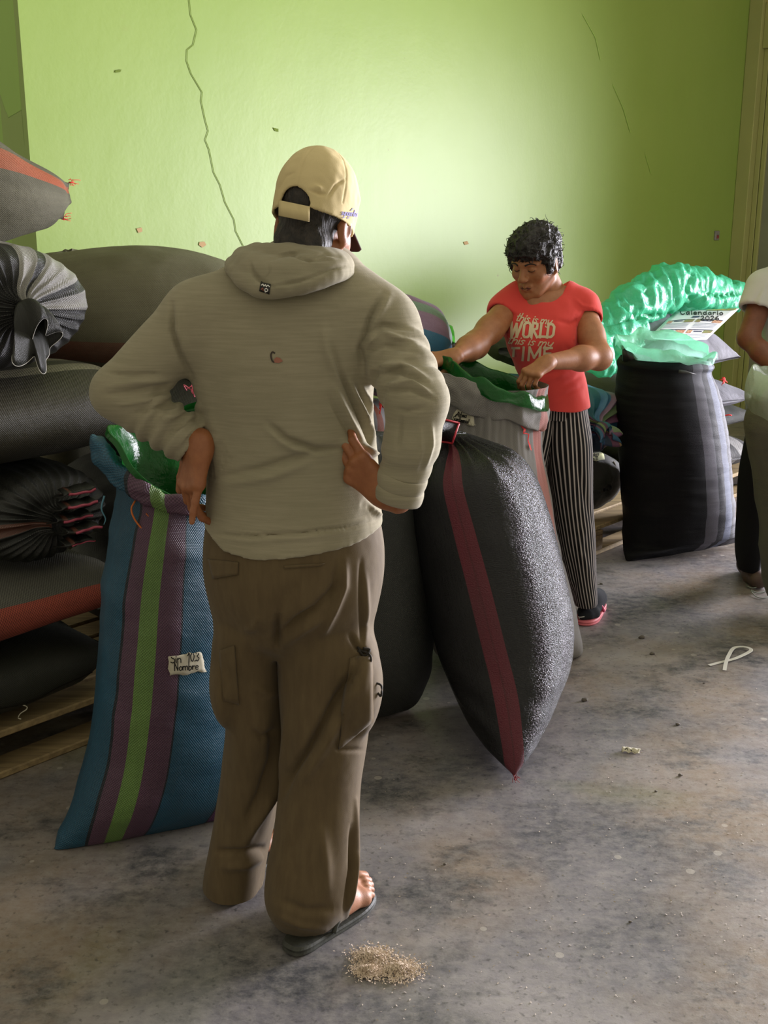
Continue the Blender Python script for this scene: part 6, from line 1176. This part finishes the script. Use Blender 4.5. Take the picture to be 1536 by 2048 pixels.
# hair: mass + curls
A = np.array([wr, wf, wu]); Fd = Field(Hw - .17, Hw + .17, .0034)
for c_, r_, k in (((0, -.016, .052), (.086, .100, .080), .01), ((0, .050, .072), (.066, .044, .034), .03), ((-.030, .064, .058), (.036, .029, .024), .02), ((.028, .066, .058), (.036, .027, .022), .02), ((.072, .012, .014), (.018, .036, .048), .02), ((-.072, .012, .014), (.018, .036, .048), .02), ((0, -.070, -.020), (.066, .042, .062), .03), ((.064, .030, -.012), (.010, .014, .024), .01), ((-.064, .030, -.012), (.010, .014, .024), .01)): Fd.add(el(wq(*c_), r_, A), k)
for s_ in (-1, 1): Fd.sub(el(wq(s_*.084, -.004, -.012), (.016, .026, .036), A), .008)
V, Q = Fd.mesh(1); N = normals(V, Q); V = V + N*((ridge(V*42) - .2)*.0075 + (ridge(V*85) - .2)*.0035)[:, None]; hw = mk('hair', V, Q, M_HAIRW, wroot)
T = []; N = normals(V, Q)
for i in rng.choice(len(V), 420, replace=False):
    if (V[i] - Hw) @ wf > .05 and (V[i] - Hw) @ wu < .03: continue
    n_ = N[i]; t_ = unit(np.cross(n_, rng.normal(0, 1, 3))); l = rng.uniform(.008, .018); T.append(tube([V[i] - n_*.003, V[i] + n_*.005 + t_*l*.4, V[i] + n_*.004 + t_*l + rng.normal(0, .003, 3), V[i] + n_*.001 + t_*l*1.3 + rng.normal(0, .004, 3)], .0016, 4, .0005, 2))
V, Fc = tubes(T); mk('hair_curls', V, Fc, M_HAIRW, wroot, kind=None) if False else mk('hair_curls', V, Fc, M_HAIRW, hw)
# socked feet and pink sandals
heW = PZ(1200, 1216, 0); toW = PZ(1158, 1262, 0); dW = unit(toW - heW); LW = .245
for hh, dd, sg in ((heW, dW, -1), (PZ(1075, 1216, 0), unit((-.25, -.9, 0)), 1)):
    V, Q = foot_mesh(hh + dd*.012, dd, LW*.93, sg, False, .0035, P(1170, 1186, YW) if hh is heW else hh + dd*.06 + ZV*.16, .022); sk = mk('sock', V, Q, M_SOCK, wroot); so, fq = sole('flip_flop', hh, dd, LW, sg, M_PINK, wroot, .022, 1.05)
    V, Fc = tube([fq(.075, .043, .02), fq(.10, .035, .058), fq(.13, .010, .074), fq(.14, -.014, .068), fq(.12, -.036, .05), fq(.09, -.042, .02)], .0065, 8); mk('strap', V, Fc, M_PINK2, so)
    if hh is heW: ts = bvh(sk); ink('sock_mark', [[(1154, 1231), (1160, 1234), (1168, 1233)], [(1159, 1234), (1159, 1238)]], 1.8, ts, .002, M_WHITE, sk)
# ------------------------------------------------------------------ the person at the right edge, filling a sack
YT = 4.60
M_TEE = cloth('white_jersey', '#c9c9c2', .85, None, None, 700, .2, (10, .3, .01), .15, .1); M_BLK = cloth('black_trouser_cloth', '#141416', .85, None, None, 800, .2, (8, .3, .01), .2); M_SHOE = plain('brown_shoe_leather', '#54433a', .5, .4, (20, '#65524a'), (60, .25, .004))
proot = empty('person', (P(1560, 1100, YT)[0], YT, 0), 'person cut by the right edge, white short sleeve and black trousers, elbow out', 'person')
tt3 = pxloft([(515, 1570, 1680, YT, .08), (540, 1535, 1712, YT, .10), (575, 1520, 1726, YT, .115), (640, 1522, 1722, YT, .12), (720, 1526, 1716, YT, .12), (790, 1520, 1712, YT, .13), (840, 1516, 1712, YT, .14)])
s3, e3, w3 = P(1530, 578, YT), P(1496, 676, YT-.08), P(1562, 748, YT-.26); s4, e4, w4 = P(1708, 578, YT), P(1748, 676, YT-.08), P(1660, 748, YT-.28)
Fd = Field((P(1460, 600, YT)[0], YT-.45, P(1600, 845, YT)[2]), (P(1790, 600, YT)[0], YT+.2, P(1600, 490, YT)[2]), .006); Fd.add(zloft(tt3), .01); Fd.add(rc(s3, s3 + (e3 - s3)*.75, .082, .074), .03); Fd.add(rc(s4, s4 + (e4 - s4)*.75, .082, .074), .03)
a3 = unit(e3 - s3); c3 = s3 + a3*.10
X, Y, Z = Fd.grid()
for c_, a_ in ((c3, a3), (s4 + unit(e4 - s4)*.10, unit(e4 - s4))):
    al = (X - c_[0])*a_[0] + (Y - c_[1])*a_[1] + (Z - c_[2])*a_[2]; rad = np.sqrt(np.maximum((X - c_[0])**2 + (Y - c_[1])**2 + (Z - c_[2])**2 - al**2, 0)); loc = (rad < .10) & (al < .2); Fd.D = np.where(loc, np.maximum(Fd.D, np.maximum(al, np.where(al > -.05, -(Fd.D + .012), -9))), Fd.D).astype(np.float32)
T0 = Field(Fd.lo, Fd.lo + (Fd.n - 1)*Fd.h, Fd.h); T0.add(zloft(tt3), .01)
if T0.D.shape == Fd.D.shape: Fd.D = np.minimum(Fd.D, np.where(T0.D < 0, T0.D, 9)).astype(np.float32)
V, Q = Fd.mesh(2); N = normals(V, Q); V = V + N*(.006*vnoise(V*9))[:, None]; V = folds(V, Q, [([(1535, 560), (1520, 600), (1515, 635)], 5, .006), ([(1528, 575), (1508, 600), (1498, 625)], 4, -.004)]); mk('tee', V, Q, M_TEE, proot)
# trousers
k1 = pxloft([(820, 1500, 1610, YT, .12), (870, 1492, 1590, YT, .115), (950, 1478, 1560, YT, .10), (1030, 1474, 1536, YT, .09), (1110, 1472, 1526, YT-.02, .08), (1138, 1476, 1520, YT-.02, .07)]); k2 = pxloft([(820, 1605, 1715, YT, .12), (950, 1640, 1720, YT, .10), (1110, 1655, 1712, YT, .08), (1138, 1660, 1708, YT, .07)])
Fd = Field((P(1460, 1000, YT)[0], YT-.2, .03), (P(1740, 800, YT)[0], YT+.2, P(1600, 805, YT)[2]), .007); Fd.add(zloft(k1), .01); Fd.add(zloft(k2), .03); Fd.add(rc(P(1560, 830, YT), P(1660, 830, YT), .11), .04); V, Q = Fd.mesh(2); N = normals(V, Q); V = V + N*(.006*vnoise(V*np.array([9, 9, 4])))[:, None]; mk('trousers', V, Q, M_BLK, proot)
parts = []; Fb = Field((P(1450, 600, YT)[0], YT-.5, P(1600, 850, YT)[2]), (P(1790, 600, YT)[0], YT+.2, 1.75), .008)
for s_, e_, w_ in ((s3, e3, w3), (s4, e4, w4)): Fb.add(rc(s_, e_, .05, .043), .02); Fb.add(rc(e_, e_ + (w_ - e_)*.4, .042, .041), .02); Fb.add(rc(e_ + (w_ - e_)*.4, w_, .041, .027), .02)
Fb.add(rc(P(1622, 590, YT), P(1622, 800, YT), .10, .10), .03); Fb.add(rc(P(1570, 580, YT), P(1672, 580, YT), .06), .03)
H3 = P(1620, 448, YT-.06); f3, r3, u3 = frame((-.1, -.85, -.55)); head_prims(Fb, H3, f3, r3, u3, 1.0, neck=P(1622, 545, YT)); parts.append(Fb.mesh(1))
Fl = Field((P(1460, 1000, YT)[0], YT-.2, .05), (P(1740, 1000, YT)[0], YT+.2, .9), .014)
for a, b in ((P(1560, 850, YT), P(1520, 1000, YT)), (P(1520, 1000, YT), P(1498, 1130, YT)), (P(1665, 850, YT), P(1682, 1000, YT)), (P(1682, 1000, YT), P(1684, 1130, YT))): Fl.add(rc(a, b, .06, .045), .03)
parts.append(Fl.mesh(1))
parts.append(hand_mesh(hand_prims(w3, (.55, -.5, -.6), (-.3, -.6, .75), -1, 1.0, ((.6, .8, .5),)*4, ((.7, .6, .5), (.8, .1, .7), (.8, -.2, .6)), fore=w3 + unit(e3 - w3)*.05), .003)); parts.append(hand_mesh(hand_prims(w4, (-.55, -.5, -.6), (.3, -.6, .75), 1, 1.0, ((.6, .8, .5),)*4, ((.7, .6, .5), (.8, .1, .7), (.8, -.2, .6)), fore=w4 + unit(e4 - w4)*.05), .003))
V, Q = join(*parts); mk('body', V, Q, skin('brown_skin_dark', '#6d3f28', '#7a4930'), proot)
Fd = Field(H3 - .16, H3 + .16, .006); A = np.array([r3, f3, u3]); Fd.add(el(H3 + u3*.045 - f3*.02, (.083, .095, .082), A), .01); V, Q = Fd.mesh(1); N = normals(V, Q); V = V + N*((ridge(V*60) - .2)*.004)[:, None]; mk('hair', V, Q, M_HAIRW, proot)
for x, y in ((1497, 1150), (1690, 1150)):
    hh = PZ(x, y, 0) ; dd = unit((-.10 if x < 1600 else .1, -1, 0)); Fd = Field(hh + np.array([-.12, -.30, -.01]), hh + np.array([.12, .10, .16]), .005); q = lambda a, b, z: hh + dd*a + np.array([-dd[1], dd[0], 0])*b + ZV*z
    Fd.add(rc(q(-.02, 0, .045), q(-.02, 0, .085), .046, .042), .02); Fd.add(rc(q(-.02, 0, .045), q(.10, 0, .04), .044, .048), .03); Fd.add(rc(q(.10, 0, .042), q(.175, 0, .036), .048, .040), .03); Fd.cut(lambda X, Y, Z: (.004 - Z) + X*0 + Y*0); V, Q = Fd.mesh(1); mk('shoe', V, Q, M_SHOE, proot)
# open sack the person is filling, with a clear liner hanging over its rim
MS_OL = woven('olive_grey_sacking', [(0, '#6b6a58'), (.9, '#6b6a58')], .6, 230, 180, .5, .3, .3, crink=.7, cs=(5, 16))
yq = 4.12
KQ = upkeys([(1190, 1580, yq, 1190, 1690, yq, .03, 3), (1175, 1556, yq, 1175, 1715, yq, .12, 2.6), (1130, 1535, yq, 1130, 1725, yq, .18), (1050, 1520, yq, 1050, 1728, yq, .20), (950, 1514, yq, 950, 1726, yq, .21), (880, 1502, yq, 880, 1722, yq, .20), (850, 1498, yq, 850, 1720, yq, .20), (815, 1508, yq, 815, 1712, yq, .185), (790, 1516, yq, 790, 1706, yq, .18)])
for i in (0, 1, 2): KQ[i][0][2] = (.012, .05, .14)[i]
qs = standing('sack', MS_OL, KQ, crease_disp(.007, 7, 7, seed=61), caps=(1, 0)); sack_thing(qs, 'olive grey open sack at the right edge in front of the person in white', GS)
c_, A_, B_, _ = KQ[-1]; V, Fc, UV = loft([(c_ - ZV*.22, A_*.8, B_*.8), (c_ - ZV*.02, A_*.95, B_*.95), (c_ + ZV*.06, A_*1.02, B_*1.06), (c_ + ZV*.09, A_*1.07, B_*1.14), (c_ + ZV*.05, A_*1.12, B_*1.22), (c_ - ZV*.03, A_*1.12, B_*1.24), (c_ - ZV*.10, A_*1.10, B_*1.2)], 130, 6, (1, 0)); V = V + np.stack([vnoise(V*10), vnoise(V*10 + 5), vnoise(V*14 + 9)], 1)*.03; mk('liner', V, Fc, M_CLEAR, qs)
